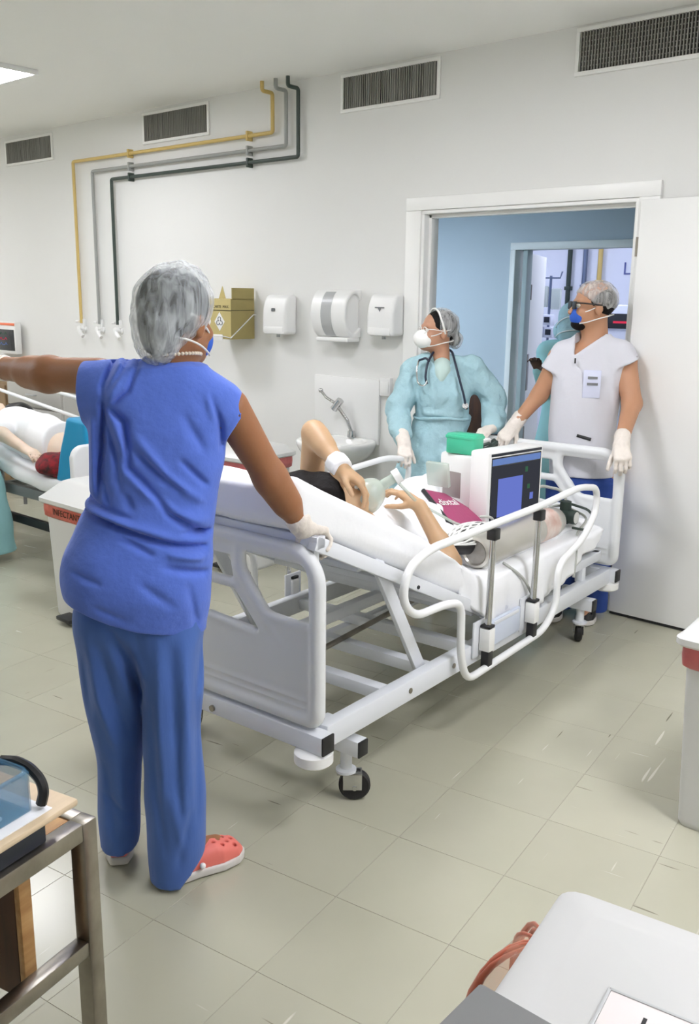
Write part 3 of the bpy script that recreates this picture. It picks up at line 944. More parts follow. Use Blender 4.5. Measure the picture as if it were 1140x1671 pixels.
# ------------------------------------------------------------------ the hospital bed
BO = Vector((-1.694, 1.84, 0)); BR = radians(3)
BM = Matrix.Translation(BO) @ Matrix.Rotation(BR, 4, 'Z')
bed = thing('hospital_bed', 'white wheeled hospital bed with raised back in the middle of the room', 'hospital bed', BO, BR)

def poly2d(X, Z, pts):
    d = np.full(len(X), 1e9, np.float32); s = np.ones(len(X), np.float32)
    n = len(pts)
    for i in range(n):
        ax, az = pts[i]; bx, bz = pts[i - 1]
        ex, ez = bx - ax, bz - az
        wx, wz = X - ax, Z - az
        t = np.clip((wx * ex + wz * ez) / (ex * ex + ez * ez), 0, 1)
        d = np.minimum(d, (wx - ex * t) ** 2 + (wz - ez * t) ** 2)
        c = np.stack([Z >= az, Z < bz, ex * wz > ez * wx])
        s = np.where(c.all(0) | (~c).all(0), -s, s)
    return s * np.sqrt(d)

def end_panel_f(P):
    """moulded end board, centred on x, bottom at z = 0; 0.95 wide, 0.565 tall"""
    W2, HH = 0.475, 0.565
    X, Y_, Z = P[:, 0], P[:, 1], P[:, 2]
    r = 0.10
    rr = np.where(Z > HH / 2, r, 0.03)
    qx = np.abs(X) - (W2 - 0.022) + rr; qz = np.abs(Z - HH / 2) - (HH / 2 - 0.022) + rr
    d2 = np.hypot(np.maximum(qx, 0), np.maximum(qz, 0)) + np.minimum(np.maximum(qx, qz), 0) - rr
    rim = np.sqrt(d2 ** 2 + Y_ ** 2) - 0.024
    plate = np.maximum(d2, np.abs(Y_) - 0.012)
    aX = np.abs(X)
    cut = poly2d(aX, Z, [(0.150, 0.500), (0.415, 0.500), (0.425, 0.31), (0.285, 0.325), (0.215, 0.375), (0.150, 0.44)]) - 0.006
    cut = np.minimum(cut, poly2d(aX, Z, [(-0.01, 0.475), (0.10, 0.475), (0.112, 0.412), (-0.01, 0.412)]) - 0.006)
    cut = np.minimum(cut, poly2d(aX, Z, [(-0.01, 0.372), (0.118, 0.372), (0.215, 0.265), (0.19, 0.255), (0.09, 0.268), (-0.01, 0.272)]) - 0.006)
    d = smax(plate, -cut, 0.008)
    Q = np.stack([aX, Y_, Z], 1)
    st = chain(Q, [(0.142, 0, 0.52), (0.140, 0, 0.45), (0.20, 0, 0.372), (0.255, 0, 0.305), (0.315, 0, 0.245)], [0.019, 0.019, 0.018, 0.015, 0.010], 0.01)
    d = smin(d, st, 0.012)
    d = smin(d, cap(Q, (0.26, 0, 0.318), (0.45, 0, 0.312), 0.014), 0.01)
    d = smin(d, cap(Q, (0, 0, 0.266), (0.2, 0, 0.254), 0.014), 0.01)
    d = smin(d, cap(Q, (0, 0, 0.392), (0.13, 0, 0.392), 0.016), 0.008)
    d = smin(d, np.maximum(np.abs(Z - 0.06) - 0.004, np.maximum(np.abs(Y_) - 0.016, aX - 0.42)), 0.006)
    d = smin(d, np.maximum(np.abs(Z - 0.085) - 0.004, np.maximum(np.abs(Y_) - 0.016, aX - 0.42)), 0.006)
    return smin(d, rim, 0.012)
o = sdf('end_panel', end_panel_f, (-0.50, -0.04, -0.03), (0.50, 0.04, 0.60), 0.006, M['bed_panel'], bed)
o.location = (-0.474, 0.025, 0.336)
o2 = link('end_panel', o.data, None, bed)
o2.location = (-0.452, 2.222, 0.35)

W = -0.93
def bedpart(name, g, m='bed', label=None, par=None):
    o = g.build(name, M[m], par or bed)
    if label:
        o['label'] = label
    return o
for x in (-0.028, W + 0.028):
    bedpart('frame_rail', G().box((x - 0.022, 0.055, 0.262), (x + 0.022, 2.215, 0.338), 0.005))
for y in (0.025, 2.245):
    cb = bedpart('cross_bar', G().box((W - 0.02, y - 0.028, 0.268), (0.018, y + 0.028, 0.328), 0.004))
    for x in (0.018, W - 0.022):
        bedpart('end_cap', G().box((x - 0.002, y - 0.027, 0.269), (x + 0.006, y + 0.027, 0.327), 0.003), 'black', par=cb)
    for x in (-0.035, W + 0.035):
        bedpart('bumper', G().lathe([(0.05, 0.0), (0.06, 0.008), (0.06, 0.038), (0.045, 0.046)], 24, Matrix.Translation((x, y, 0.222))), 'white_plastic')
for k, (y, xs) in enumerate(((0.225, (-0.065, -0.80)), (2.03, (-0.065, -0.85)))):
    ax = bedpart('caster_bar', G().box((W + 0.0, y - 0.025, 0.172), (0.0, y + 0.025, 0.228), 0.004).box((W + 0.1, y - 0.02, 0.228), (W + 0.16, y + 0.02, 0.268)).box((-0.16, y - 0.02, 0.228), (-0.1, y + 0.02, 0.268)))
    for x in (0.0, W):
        bedpart('end_cap', G().box((x - 0.003, y - 0.024, 0.173), (x + 0.005, y + 0.024, 0.227), 0.003), 'black', par=ax)
    for i, x in enumerate(xs):
        a = (-0.9, 0.4, 0.5, -0.3)[2 * k + i]
        cm = Matrix.Translation((x, y + (0.0 if k == 0 else 0.0), 0)) @ Matrix.Rotation(a, 4, 'Z')
        c = bedpart('caster', G().cyl((x, y, 0.10), (x, y, 0.175), 0.019, n=14).lathe([(0.028, 0.096), (0.034, 0.1), (0.034, 0.108), (0.02, 0.112)], 16, Matrix.Translation((x, y, 0))), 'bed')
        bedpart('fork', G().box((-0.022, -0.01, 0.04), (-0.018, 0.052, 0.1), 0.002, cm).box((0.018, -0.01, 0.04), (0.022, 0.052, 0.1), 0.002, cm).box((-0.022, -0.03, 0.092), (0.022, 0.052, 0.1), 0.002, cm)
                .cyl(cm @ Vector((-0.024, 0.028, 0.047)), cm @ Vector((0.024, 0.028, 0.047)), 0.008, n=10), 'chrome', par=c)
        wm = cm @ Matrix.Translation((0, 0.028, 0.052)) @ Matrix.Rotation(pi / 2, 4, 'Y')
        bedpart('wheel', G().lathe([(0.026, -0.015), (0.046, -0.016), (0.052, -0.009), (0.052, 0.009), (0.046, 0.016), (0.026, 0.015)], 28, wm), 'rubber', par=c)
        bedpart('hub', G().lathe([(0.008, -0.015), (0.028, -0.0145), (0.028, 0.0145), (0.008, 0.015)], 20, wm), 'grey_plastic', par=c)
# cross members and lifting struts
for y in (0.43, 0.695, 0.96, 1.6):
    bedpart('cross_member', G().box((W + 0.045, y - 0.024, 0.278), (-0.045, y + 0.024, 0.322), 0.004))
bedpart('center_beam', G().box((-0.52, 0.20, 0.385), (-0.48, 1.75, 0.43), 0.004))
bedpart('center_beam', G().box((-0.64, 0.30, 0.23), (-0.60, 1.75, 0.275), 0.004))
bedpart('crank_rod', G().cyl((-0.44, -0.01, 0.29), (-0.44, 1.2, 0.36), 0.011, n=10), 'steel')
zf = lambda y: 0.945 - 0.475 * y
for x in (-0.065, W + 0.065):
    bedpart('lift_strut', G().bar((x, 0.36, 0.79), (x, 0.655, 0.30), 0.018, 0.05, (0, 1, 0.5)))
for x in (-0.045, W + 0.045):
    bk = bedpart('backrest_rail', G().bar((x, 0.03, zf(0.03) - 0.02), (x, 1.08, zf(1.08) - 0.02), 0.03, 0.045))
    for y in (0.50, 0.565):
        bedpart('bolt', G().cyl((x - 0.02, y, zf(y) - 0.03), (x + 0.019, y, zf(y) - 0.03), 0.007, n=8), 'black', par=bk)
bedpart('head_bar', G().box((W + 0.03, 0.03, zf(0.05) - 0.035), (-0.03, 0.07, zf(0.05) + 0.005), 0.004))
hb = bedpart('head_bar_lower', G().box((W + 0.045, 0.035, zf(0.05) - 0.075), (-0.045, 0.06, zf(0.05) - 0.036), 0.003))
bedpart('end_stop', G().box((-0.40, 0.02, zf(0.05) - 0.062), (-0.36, 0.04, zf(0.05) - 0.042), 0.003), 'black', par=hb)
for y in (0.30, 0.55, 0.80, 1.02):
    bedpart('backrest_slat', G().box((W + 0.06, y - 0.035, zf(y) - 0.04), (-0.06, y + 0.035, zf(y) - 0.018), 0.003))
for x in (-0.045, W + 0.045):
    bedpart('seat_rail', G().box((x - 0.018, 1.05, 0.395), (x + 0.018, 2.14, 0.438), 0.004))
bedpart('foot_bar', G().box((W + 0.03, 2.10, 0.395), (-0.03, 2.15, 0.438), 0.004))
for x in (-0.045, W + 0.045):
    for y in (1.25, 1.95):
        bedpart('seat_post', G().box((x - 0.018, y - 0.02, 0.33), (x + 0.018, y + 0.02, 0.4), 0.003))
# folding side rails
RP = [(0.80, 0.246), (1.42, 0.262), (1.53, 0.34), (1.525, 0.52), (1.76, 0.585), (1.88, 0.69), (1.875, 0.795), (1.69, 0.826), (1.33, 0.808), (0.52, 0.80), (0.40, 0.76), (0.372, 0.66), (0.45, 0.588), (0.63, 0.582), (0.745, 0.56), (0.752, 0.36)]
for sg, x in ((1, 0.036), (-1, W - 0.036)):
    rp = list(RP)
    if sg < 0:
        rp = [(y, z + 0.01) for y, z in RP]
    r = bedpart('side_rail', G().tube([(x, y, z) for y, z in rp], 0.0145, closed=True, fil=0.07, n=12), 'rail')
    for y, z0, z1, z2, z3, zt in ((0.955, 0.262, 0.315, 0.405, 0.41, 0.80), (1.32, 0.27, 0.325, 0.412, 0.42, 0.805)):
        bx = x - sg * 0.018
        p_ = bedpart('guard_post', G().cyl((bx + sg * 0.012, y, z2 - 0.02), (bx + sg * 0.016, y, zt - 0.01), 0.0125, n=14), 'chrome', par=r)
        bedpart('post_sleeve', G().box((bx - 0.012, y - 0.022, z1), (bx + 0.034, y + 0.022, z2), 0.006), 'white_plastic', par=r)
        bedpart('sleeve_ring', G().box((bx - 0.01, y - 0.021, z2), (bx + 0.032, y + 0.021, z2 + 0.012), 0.004), 'black', par=r)
        bedpart('post_foot', G().box((bx - 0.004, y - 0.018, z0 - 0.018), (bx + 0.030, y + 0.018, z1), 0.005), 'black', par=r)
        bedpart('top_clamp', G().box((bx - 0.002, y - 0.02, zt - 0.055), (bx + 0.036, y + 0.02, zt - 0.012), 0.005), 'black', par=r)
    for y in (0.95, 1.32):
        bedpart('mounting_plate', G().box((x - sg * 0.036 - 0.004, y - 0.05, 0.29), (x - sg * 0.036 + 0.004, y + 0.05, 0.43), 0.002), 'bed', par=r)
for y in (0.50, 0.78):
    bedpart('rail_bolt', G().cyl((-0.008, y, 0.30), (-0.003, y, 0.30), 0.010, n=10), 'steel')

# ------------------------------------------------------------------ mattress, pillow, sheets
def on_bed(name, label, cat, l, group=None):
    return thing(name, label, cat, BM @ Vector(l), BR, group)
zt = lambda y: np.where(y < 1.05, 0.945 - 0.475 * y, 0.446)
moff = (-0.465, 1.0, 0.44)
t = on_bed('mattress', 'white sheeted mattress folded up under the patient', 'mattress', moff)
def mattress_f(P):
    y = P[:, 1]
    zb = smax(0.947 - 0.475 * y, np.full_like(y, 0.444), 0.05)
    rim = 0.038 * np.exp(-((P[:, 0] + 0.07) / 0.09) ** 2) * np.clip((1.0 - y) / 0.35, 0, 1)
    mid = zb + 0.058
    q = np.stack([np.abs(P[:, 0] + 0.465) - 0.425, np.abs(y - 1.045) - 1.09, (np.abs(P[:, 2] - mid - rim * 0.5) - 0.055 - rim * 0.5) * 0.92], 1) + 0.03
    d = np.linalg.norm(np.maximum(q, 0), axis=1) + np.minimum(q.max(1), 0) - 0.03
    d = d - ridges(P, [((-0.04, 0.15, 0.93), (-0.02, 0.75, 0.66), 0.02, 0.008), ((-0.04, 0.3, 0.82), (-0.03, 0.95, 0.52), 0.018, -0.008),
                       ((-0.05, 0.5, 0.80), (-0.2, 0.55, 0.82), 0.02, 0.006), ((-0.05, 0.62, 0.76), (-0.2, 0.7, 0.76), 0.02, 0.006)])
    return d - wob(P, 0.003, 14, 3)
sdf('sheeted_pad', mattress_f, (-0.95, -0.1, 0.40), (0.02, 2.2, 1.14), 0.011, M['linen'], t, off=moff)

poff = (-0.46, 0.30, 0.95)
t = on_bed('pillow', 'white pillow under the head of the patient', 'pillow', poff)
def pillow_f(P):
    q = P - A_(-0.46, 0.20, 0.975)
    R = axes((0, 0.903, -0.43), (0, 0.43, 0.903))
    q = q @ R.astype(np.float32)
    x = np.abs(q[:, 0] / 0.34); y = np.abs(q[:, 1] / 0.19); z = np.abs(q[:, 2] / 0.058)
    k = (x ** 3.2 + y ** 3.2) ** (1 / 3.2)
    d = ((k ** 2.2 + z ** 2) ** 0.5 - 1) * 0.058
    return d - wob(P, 0.004, 16, 9) - ridges(P, [((-0.1, 0.5, 0.87), (-0.03, 0.3, 0.93), 0.02, 0.008), ((-0.3, 0.05, 1.10), (-0.1, 0.0, 1.08), 0.03, 0.008)])
sdf('pillow_case', pillow_f, (-0.92, -0.05, 0.72), (0.0, 0.62, 1.2), 0.009, M['linen'], t, off=poff)

# sheet hanging over the near side of the bed, and the heap over the legs
soff = (-0.03, 1.35, 0.45)
t = on_bed('bed_sheet', 'rumpled white sheet hanging over the near side of the bed', 'bed sheet', soff)
g = G()
n1, n2 = 64, 16
rnd = random.Random(3)
for i in range(n1 + 1):
    y = 0.86 + 1.27 * i / n1
    low = np.interp(y, [0.86, 0.93, 1.03, 1.15, 1.35, 1.62, 1.85, 2.05, 2.13], [0.545, 0.47, 0.405, 0.368, 0.35, 0.372, 0.44, 0.50, 0.52])
    top = float(max(0.947 - 0.475 * y, 0.446)) + 0.112
    for j in range(n2 + 1):
        s = j / n2
        if s < 0.35:
            k = s / 0.35
            x = -0.24 + 0.20 * k; z = top + 0.003
        else:
            k = (s - 0.35) / 0.65
            x = -0.037 + 0.022 * min(1, k * 3) * min(1, i / 8) + 0.012 * sin(y * 26 + 1.2 * sin(y * 9)) * k + 0.006 * sin(y * 61) * k
            z = top - (top - low) * k ** 1.1
        g.v.append((x - soff[0], y - soff[1], z - soff[2]))
for i in range(n1):
    for j in range(n2):
        a = i * (n2 + 1) + j
        g.f.append((a, a + 1, a + n2 + 2, a + n2 + 1))
o = g.build('hanging_cloth', M['linen'], t, 180)
md = o.modifiers.new('thickness', 'SOLIDIFY'); md.thickness = 0.004; md.offset = -1

boff = (-0.5, 1.6, 0.556)
t = on_bed('blanket', 'white blanket heaped over the legs of the patient', 'blanket', boff)
def blanket_f(P):
    d = chain(P, [(-0.34, 1.12, 0.60), (-0.36, 1.55, 0.60), (-0.34, 2.05, 0.58)], [0.10, 0.09, 0.07], 0.05)
    d = smin(d, chain(P, [(-0.62, 1.12, 0.60), (-0.68, 1.55, 0.66), (-0.72, 2.05, 0.70)], [0.12, 0.12, 0.12], 0.05), 0.12)
    d = smin(d, rbox(P, (-0.86, 1.15, 0.54), (-0.1, 2.14, 0.585), 0.02), 0.08)
    d = d - wob(P, 0.006, 17, 5) - ridges(P, [((-0.85, 1.3, 0.62), (-0.5, 1.9, 0.75), 0.03, 0.012), ((-0.8, 1.7, 0.7), (-0.35, 1.9, 0.66), 0.03, 0.01)])
    return smax(d, 0.552 - P[:, 2], 0.01)
sdf('cloth', blanket_f, (-0.97, 0.98, 0.54), (-0.05, 2.20, 0.88), 0.011, M['linen'], t, off=boff)

# ------------------------------------------------------------------ equipment lying on the bed
eoff = (-0.36, 1.66, 0.655)
t = on_bed('patient_monitor', 'white patient monitor with dark blue lit screen standing on the bed', 'monitor', eoff)
L = lambda a, b: (tuple(a[i] - eoff[i] for i in range(3)), tuple(b[i] - eoff[i] for i in range(3)))
G().box(*L((-0.33, 1.46, 0.655), (-0.225, 1.83, 0.970)), 0.012).build('screen_housing', M['white_plastic'], t)
G().box(*L((-0.53, 1.485, 0.655), (-0.325, 1.81, 0.935)), 0.015).build('rear_housing', M['white_plastic'], t)
s = G().box(*L((-0.2255, 1.478, 0.672), (-0.2235, 1.812, 0.944)), 0.0).build('screen', M['screen'], t)
for nm, y0, z0, y1, z1, m in (('status_bar', 1.483, 0.910, 1.807, 0.938, 'scr_lite'), ('waveform_panel', 1.483, 0.685, 1.807, 0.905, 'scr_dark'), ('menu_window', 1.525, 0.682, 1.69, 0.85, 'scr_blue'),
                              ('reading', 1.705, 0.862, 1.722, 0.885, 'scr_green'), ('reading', 1.745, 0.735, 1.768, 0.765, 'scr_blue'), ('reading', 1.725, 0.785, 1.742, 0.805, 'scr_green')):
    x = -0.2232 if nm in ('status_bar', 'waveform_panel') else -0.2227
    G().box(*L((x - 0.0003, y0, z0), (x + 0.0003, y1, z1))).build(nm, M[m], s)
G().box(*L((-0.2258, 1.475, 0.949), (-0.223, 1.815, 0.961)), 0.001).build('alarm_strip', M['navy'], t)
G().box(*L((-0.505, 1.4815, 0.74), (-0.40, 1.486, 0.855)), 0.002).build('module_bay', mat('bay_grey', (150, 140, 138), 0.5), t)
G().box(*L((-0.50, 1.4825, 0.70), (-0.40, 1.4855, 0.708)), 0.001).build('slot', M['black'], t)
b = G().box(*L((-0.30, 1.47, 0.60), (-0.235, 1.82, 0.66)), 0.006).build('foot', M['black'], t)
G().box(*L((-0.2355, 1.48, 0.612), (-0.2335, 1.81, 0.642)), 0.001).build('blue_label', M['blue_label'], b)
h = G().tube([(-0.10, -0.14, 0.28), (-0.10, -0.14, 0.315), (-0.10, 0.08, 0.315), (-0.10, 0.08, 0.28)], 0.012, fil=0.03, n=10).build('handle', M['white_plastic'], t)

t.rotation_euler.z = BR - radians(11)
t = on_bed('plastic_case', 'mint green translucent plastic case on top of the monitor', 'plastic case', (-0.445, 1.53, 0.936))
G().box((-0.072, -0.03, 0.0), (0.072, 0.05, 0.088), 0.006).build('case', M['green_box'], t)
G().box((-0.075, -0.033, 0.066), (0.075, 0.053, 0.080), 0.003).build('lid_rim', M['green_box'], t)
t = on_bed('cable_coil', 'dark grey folded cable lying beside the mint green case', 'cable', (-0.39, 1.69, 0.936))
G().tube([(-0.05 + 0.06 * cos(a) , 0.07 * sin(a), 0.012 + 0.012 * (i % 3)) for i, a in enumerate([k * 0.6 for k in range(30)])], 0.008, n=8).build('coil', M['cable_dark'], t)

cyl_l = (-0.135, 1.12, 0.628)
t = on_bed('oxygen_cylinder', 'silver metal oxygen cylinder lying along the near edge of the bed', 'gas cylinder', cyl_l)
mt = Matrix.Rotation(-pi / 2, 4, 'X')
G().lathe([(0.045, 0.012), (0.052, 0.0), (0.062, 0.006), (0.068, 0.03), (0.068, 0.66), (0.060, 0.705), (0.040, 0.735), (0.026, 0.745), (0.024, 0.765)], 36, mt).build('cylinder_body', M['cyl'], t)
G().lathe([(0.01, 0.004), (0.046, 0.008), (0.046, 0.012), (0.01, 0.013)], 28, mt).build('base_recess', mat('dull_grey_metal', (150, 146, 140), 0.5, 0.6, var=0.2, vscale=30), t)
G().lathe([(0.0686, 0.50), (0.0692, 0.505), (0.0692, 0.635), (0.0686, 0.64)], 36, mt).build('paper_label', mat('worn_label', (226, 218, 210), 0.7, var=0.12, vscale=16, vary2=(206, 168, 154)), t)
v = G().cyl((0, 0.765, 0), (0, 0.83, 0), 0.022, n=16).box((-0.03, 0.79, -0.03), (0.03, 0.85, 0.03), 0.006).build('valve', M['cable_dark'], t)
G().cyl((0.02, 0.82, 0.0), (0.055, 0.82, 0.0), 0.032, n=20).cyl((0, 0.82, 0.02), (0, 0.82, 0.07), 0.026, n=20).build('gauge', M['cable_dark'], v)
G().cyl((0.055, 0.82, 0.0), (0.057, 0.82, 0.0), 0.027, n=20).build('gauge_face', M['label'], v)
G().tube([(0, 0.84, 0.05), (-0.04, 0.86, 0.11), (-0.12, 0.80, 0.13), (-0.1, 0.70, 0.12)], 0.007, n=8, fil=0.03).build('hose', M['cable_grey'], v)

for i, (pts, m, lab) in enumerate((
        ([(-0.24, 1.84, 0.63), (-0.18, 1.95, 0.68), (-0.05, 2.02, 0.62), (-0.06, 1.90, 0.56), (-0.005, 1.80, 0.50), (0.0, 1.77, 0.40)], 'cable_grey', 'pale hose hanging over the bed edge near the far end board'),
        ([(-0.17, 1.93, 0.70), (-0.02, 1.99, 0.66), (0.0, 1.93, 0.58), (-0.06, 1.86, 0.60)], 'cable_dark', 'dark green hose looped round the gauge of the oxygen cylinder'),
        ([(-0.06, 1.22, 0.58), (0.0, 1.28, 0.52), (0.008, 1.36, 0.42), (0.012, 1.38, 0.36)], 'cable_grey', 'thin grey tube hanging between the two steel rail posts'),
        ([(-0.22, 1.46, 0.64), (-0.2, 1.36, 0.72), (-0.24, 1.33, 0.72), (-0.26, 1.42, 0.70)], 'cable_grey', 'short pale cable plugged in below the monitor screen'))):
    o = tag(G().tube([BM @ Vector(p) for p in pts], 0.006, n=8, fil=0.05).build('tube_line', M[m]), lab, 'tube')

# plum pouch and the netted cloth beneath it
A = [(-0.50, 1.30, 0.80), (-0.50, 1.47, 0.755), (-0.275, 1.50, 0.655), (-0.30, 1.235, 0.675)]
A = [np.array(p) for p in A]
bo = (-0.40, 1.36, 0.66)
t = on_bed('blood_pressure_cuff', 'plum coloured cuff pouch with white lettering leaning on the bed', 'cuff', bo)
nrmv = nrm(np.cross(A[1] - A[0], A[3] - A[0]))
if nrmv[2] < 0:
    nrmv = -nrmv
nu = 10
def sheet_pts(off, bulge):
    out = []
    for i in range(nu + 1):
        for j in range(nu + 1):
            u, v_ = i / nu, j / nu
            p = A[0] * (1 - u) * (1 - v_) + A[1] * u * (1 - v_) + A[2] * u * v_ + A[3] * (1 - u) * v_
            out.append(p + nrmv * (off + bulge * (sin(pi * u) * sin(pi * v_)) ** 0.6) - np.array(bo))
    return out
g = G()
F = []
for i in range(nu):
    for j in range(nu):
        a = i * (nu + 1) + j
        F.append((a, a + 1, a + nu + 2, a + nu + 1))
top_ = sheet_pts(0.006, 0.014); bot_ = sheet_pts(-0.006, -0.008)
NT = len(top_)
edge = [i * (nu + 1) for i in range(nu + 1)] + [nu * (nu + 1) + j for j in range(1, nu + 1)] + [i * (nu + 1) + nu for i in range(nu - 1, -1, -1)] + [j for j in range(nu - 1, 0, -1)]
F2 = F + [tuple(x + NT for x in f[::-1]) for f in F] + [(edge[i], edge[(i + 1) % len(edge)], edge[(i + 1) % len(edge)] + NT, edge[i] + NT) for i in range(len(edge))]
g.add(top_ + bot_, F2)
b_ = bmesh.new()
g.build('pouch', M['magenta'], t, 60)
me = t.children[0].data
b_.from_mesh(me); bmesh.ops.recalc_face_normals(b_, faces=b_.faces[:]); b_.to_mesh(me); b_.free()
G().tube([A[0] - bo, A[3] - bo], 0.010, n=8).tube([A[3] - bo + nrmv * -0.012, A[2] - bo + nrmv * -0.012], 0.013, n=8).build('dark_binding', M['black'], t)
xd = A[2] - A[3]; yd = A[0] - A[3]
xd = nrm(A[1] - A[0]); 
cpos = A[0] * 0.38 + A[1] * 0.22 + A[2] * 0.14 + A[3] * 0.26 + nrmv * 0.0195 - np.array(bo)
yv = nrm((A[0] - A[3]))
lt = text('lettering', 'dixtal', 0.062, M['label'], t, frame_m(cpos, nrm((A[2] + A[1]) / 2 - (A[0] + A[3]) / 2), nrm((A[0] + A[1]) / 2 - (A[2] + A[3]) / 2)))

no = (-0.20, 1.20, 0.64)
t = on_bed('netted_cloth', 'black cloth under a white netting strap below the plum pouch', 'netted cloth', no)
def net_f(P):
    return ell(P, (-0.21, 1.22, 0.65), (0.085, 0.16, 0.055)) - wob(P, 0.006, 40, 4)
sdf('dark_cloth', net_f, (-0.34, 1.02, 0.56), (-0.08, 1.42, 0.74), 0.008, M['black'], t, off=no)
g = G()
for k in range(9):
    for sgn in (-1, 1):
        pts = []
        for i in range(11):
            u = -1 + 2 * i / 10
            a = (-0.9 + 0.225 * k) + sgn * 0.45 * u
            x = 0.092 * sin(max(-1.4, min(1.4, a * 1.3))) * sqrt(max(0.02, 1 - u * u)); y = 0.165 * u
            zz = 0.06 * sqrt(max(0.0, 1 - (x / 0.092) ** 2 - (y / 0.17) ** 2))
            pts.append((x - 0.01, y + 0.02, zz + 0.012))
        g.tube(pts, 0.0042, n=6)
o = g.build('white_netting', M['elastic'], t); o['kind'] = 'stuff'

t = on_bed('drape_packet', 'small clear packet tucked beside the monitor under the mint green case', 'packet', (-0.50, 1.42, 0.80))
G().box((-0.05, -0.012, 0.0), (0.06, 0.012, 0.11), 0.006, Matrix.Rotation(0.2, 4, 'X')).build('wrapper', M['oxy'], t)
t = on_bed('side_pouch', 'pale blue grey pouch hanging by the near side rail posts', 'pouch', (0.004, 1.14, 0.30))
G().box((-0.012, -0.12, 0.0), (0.006, 0.12, 0.105), 0.008).build('pouch_body', mat('pale_blue_vinyl', (206, 214, 230), 0.4), t)
G().box((0.004, -0.10, 0.085), (0.009, 0.1, 0.1), 0.003).build('flap', M['bed'], t)

# ------------------------------------------------------------------ people
def facing_root(x, y, label):
    """person root whose local y points away from the middle of the room's near end"""
    return thing('person', label, 'person', (x, y, 0), atan2(-x / hypot(x, y), y / hypot(x, y)))

def tube_obj(name, pts, r, m, parent, fil=0.0, n=8, closed=False):
    return G().tube(pts, r, n=n, fil=fil, closed=closed).build(name, m, parent, 180)

def clog(parent, heel, toe, m, lift=0.0):
    heel = np.array(heel, float); toe = np.array(toe, float)
    L_ = np.linalg.norm(toe - heel); f_ = (toe - heel) / L_
    R = np.stack([[f_[1], -f_[0], 0], [f_[0], f_[1], 0], [0, 0, 1]], 1).astype(np.float32)
    h0 = np.array([heel[0], heel[1], lift], np.float32)
    def outline(Q):
        u = Q[:, 1] / L_
        wd = np.interp(u, [-0.02, 0.0, 0.15, 0.4, 0.68, 0.88, 0.97, 1.0], [0.0, 0.022, 0.036, 0.038, 0.050, 0.044, 0.026, 0.012])
        return np.maximum(np.abs(Q[:, 0]) - wd, np.maximum(-Q[:, 1], Q[:, 1] - L_))
    def up(P):
        Q = (P - h0) @ R
        hz = np.interp(Q[:, 1] / L_, [0, 0.12, 0.45, 0.62, 0.9, 1.0], [0.055, 0.06, 0.078, 0.085, 0.062, 0.045])
        d = smax(outline(Q) + 0.002, Q[:, 2] - hz, 0.035)
        d = np.maximum(d, 0.026 - Q[:, 2])
        d = smax(d, -ell(Q, (0, L_ * 0.26, 0.085), (0.034, L_ * 0.27, 0.05)), 0.008)
        for a, b in ((0.70, 0), (0.70, 0.026), (0.70, -0.026), (0.78, 0.013), (0.78, -0.013), (0.86, 0), (0.85, 0.026), (0.85, -0.026), (0.62, 0.013), (0.62, -0.013)):
            d = np.maximum(d, -np.maximum(np.hypot(Q[:, 0] - b, Q[:, 1] - a * L_) - 0.0062, 0.036 - Q[:, 2]))
        return d
    def so(P):
        Q = (P - h0) @ R
        return smax(outline(Q) - 0.003, np.abs(Q[:, 2] - 0.016) - 0.013, 0.006)
    c = np.array([(heel[0] + toe[0]) / 2, (heel[1] + toe[1]) / 2])
    r = L_ / 2 + 0.06
    lo = (c[0] - r, c[1] - r, lift - 0.01); hi = (c[0] + r, c[1] + r, lift + 0.11)
    s = sdf('shoe', up, lo, hi, 0.003, m, parent)
    sdf('sole', so, lo, hi, 0.004, M['sole'], s)
    st = h0 + R @ np.array([0.047, L_ * 0.42, 0.045]); en = h0 + R @ np.array([-0.047, L_ * 0.42, 0.045])
    for q in (st, en):
        G().sph(q, 0.009, 10, 8).build('strap_rivet', M['white_plastic'], s, 180)
    return s

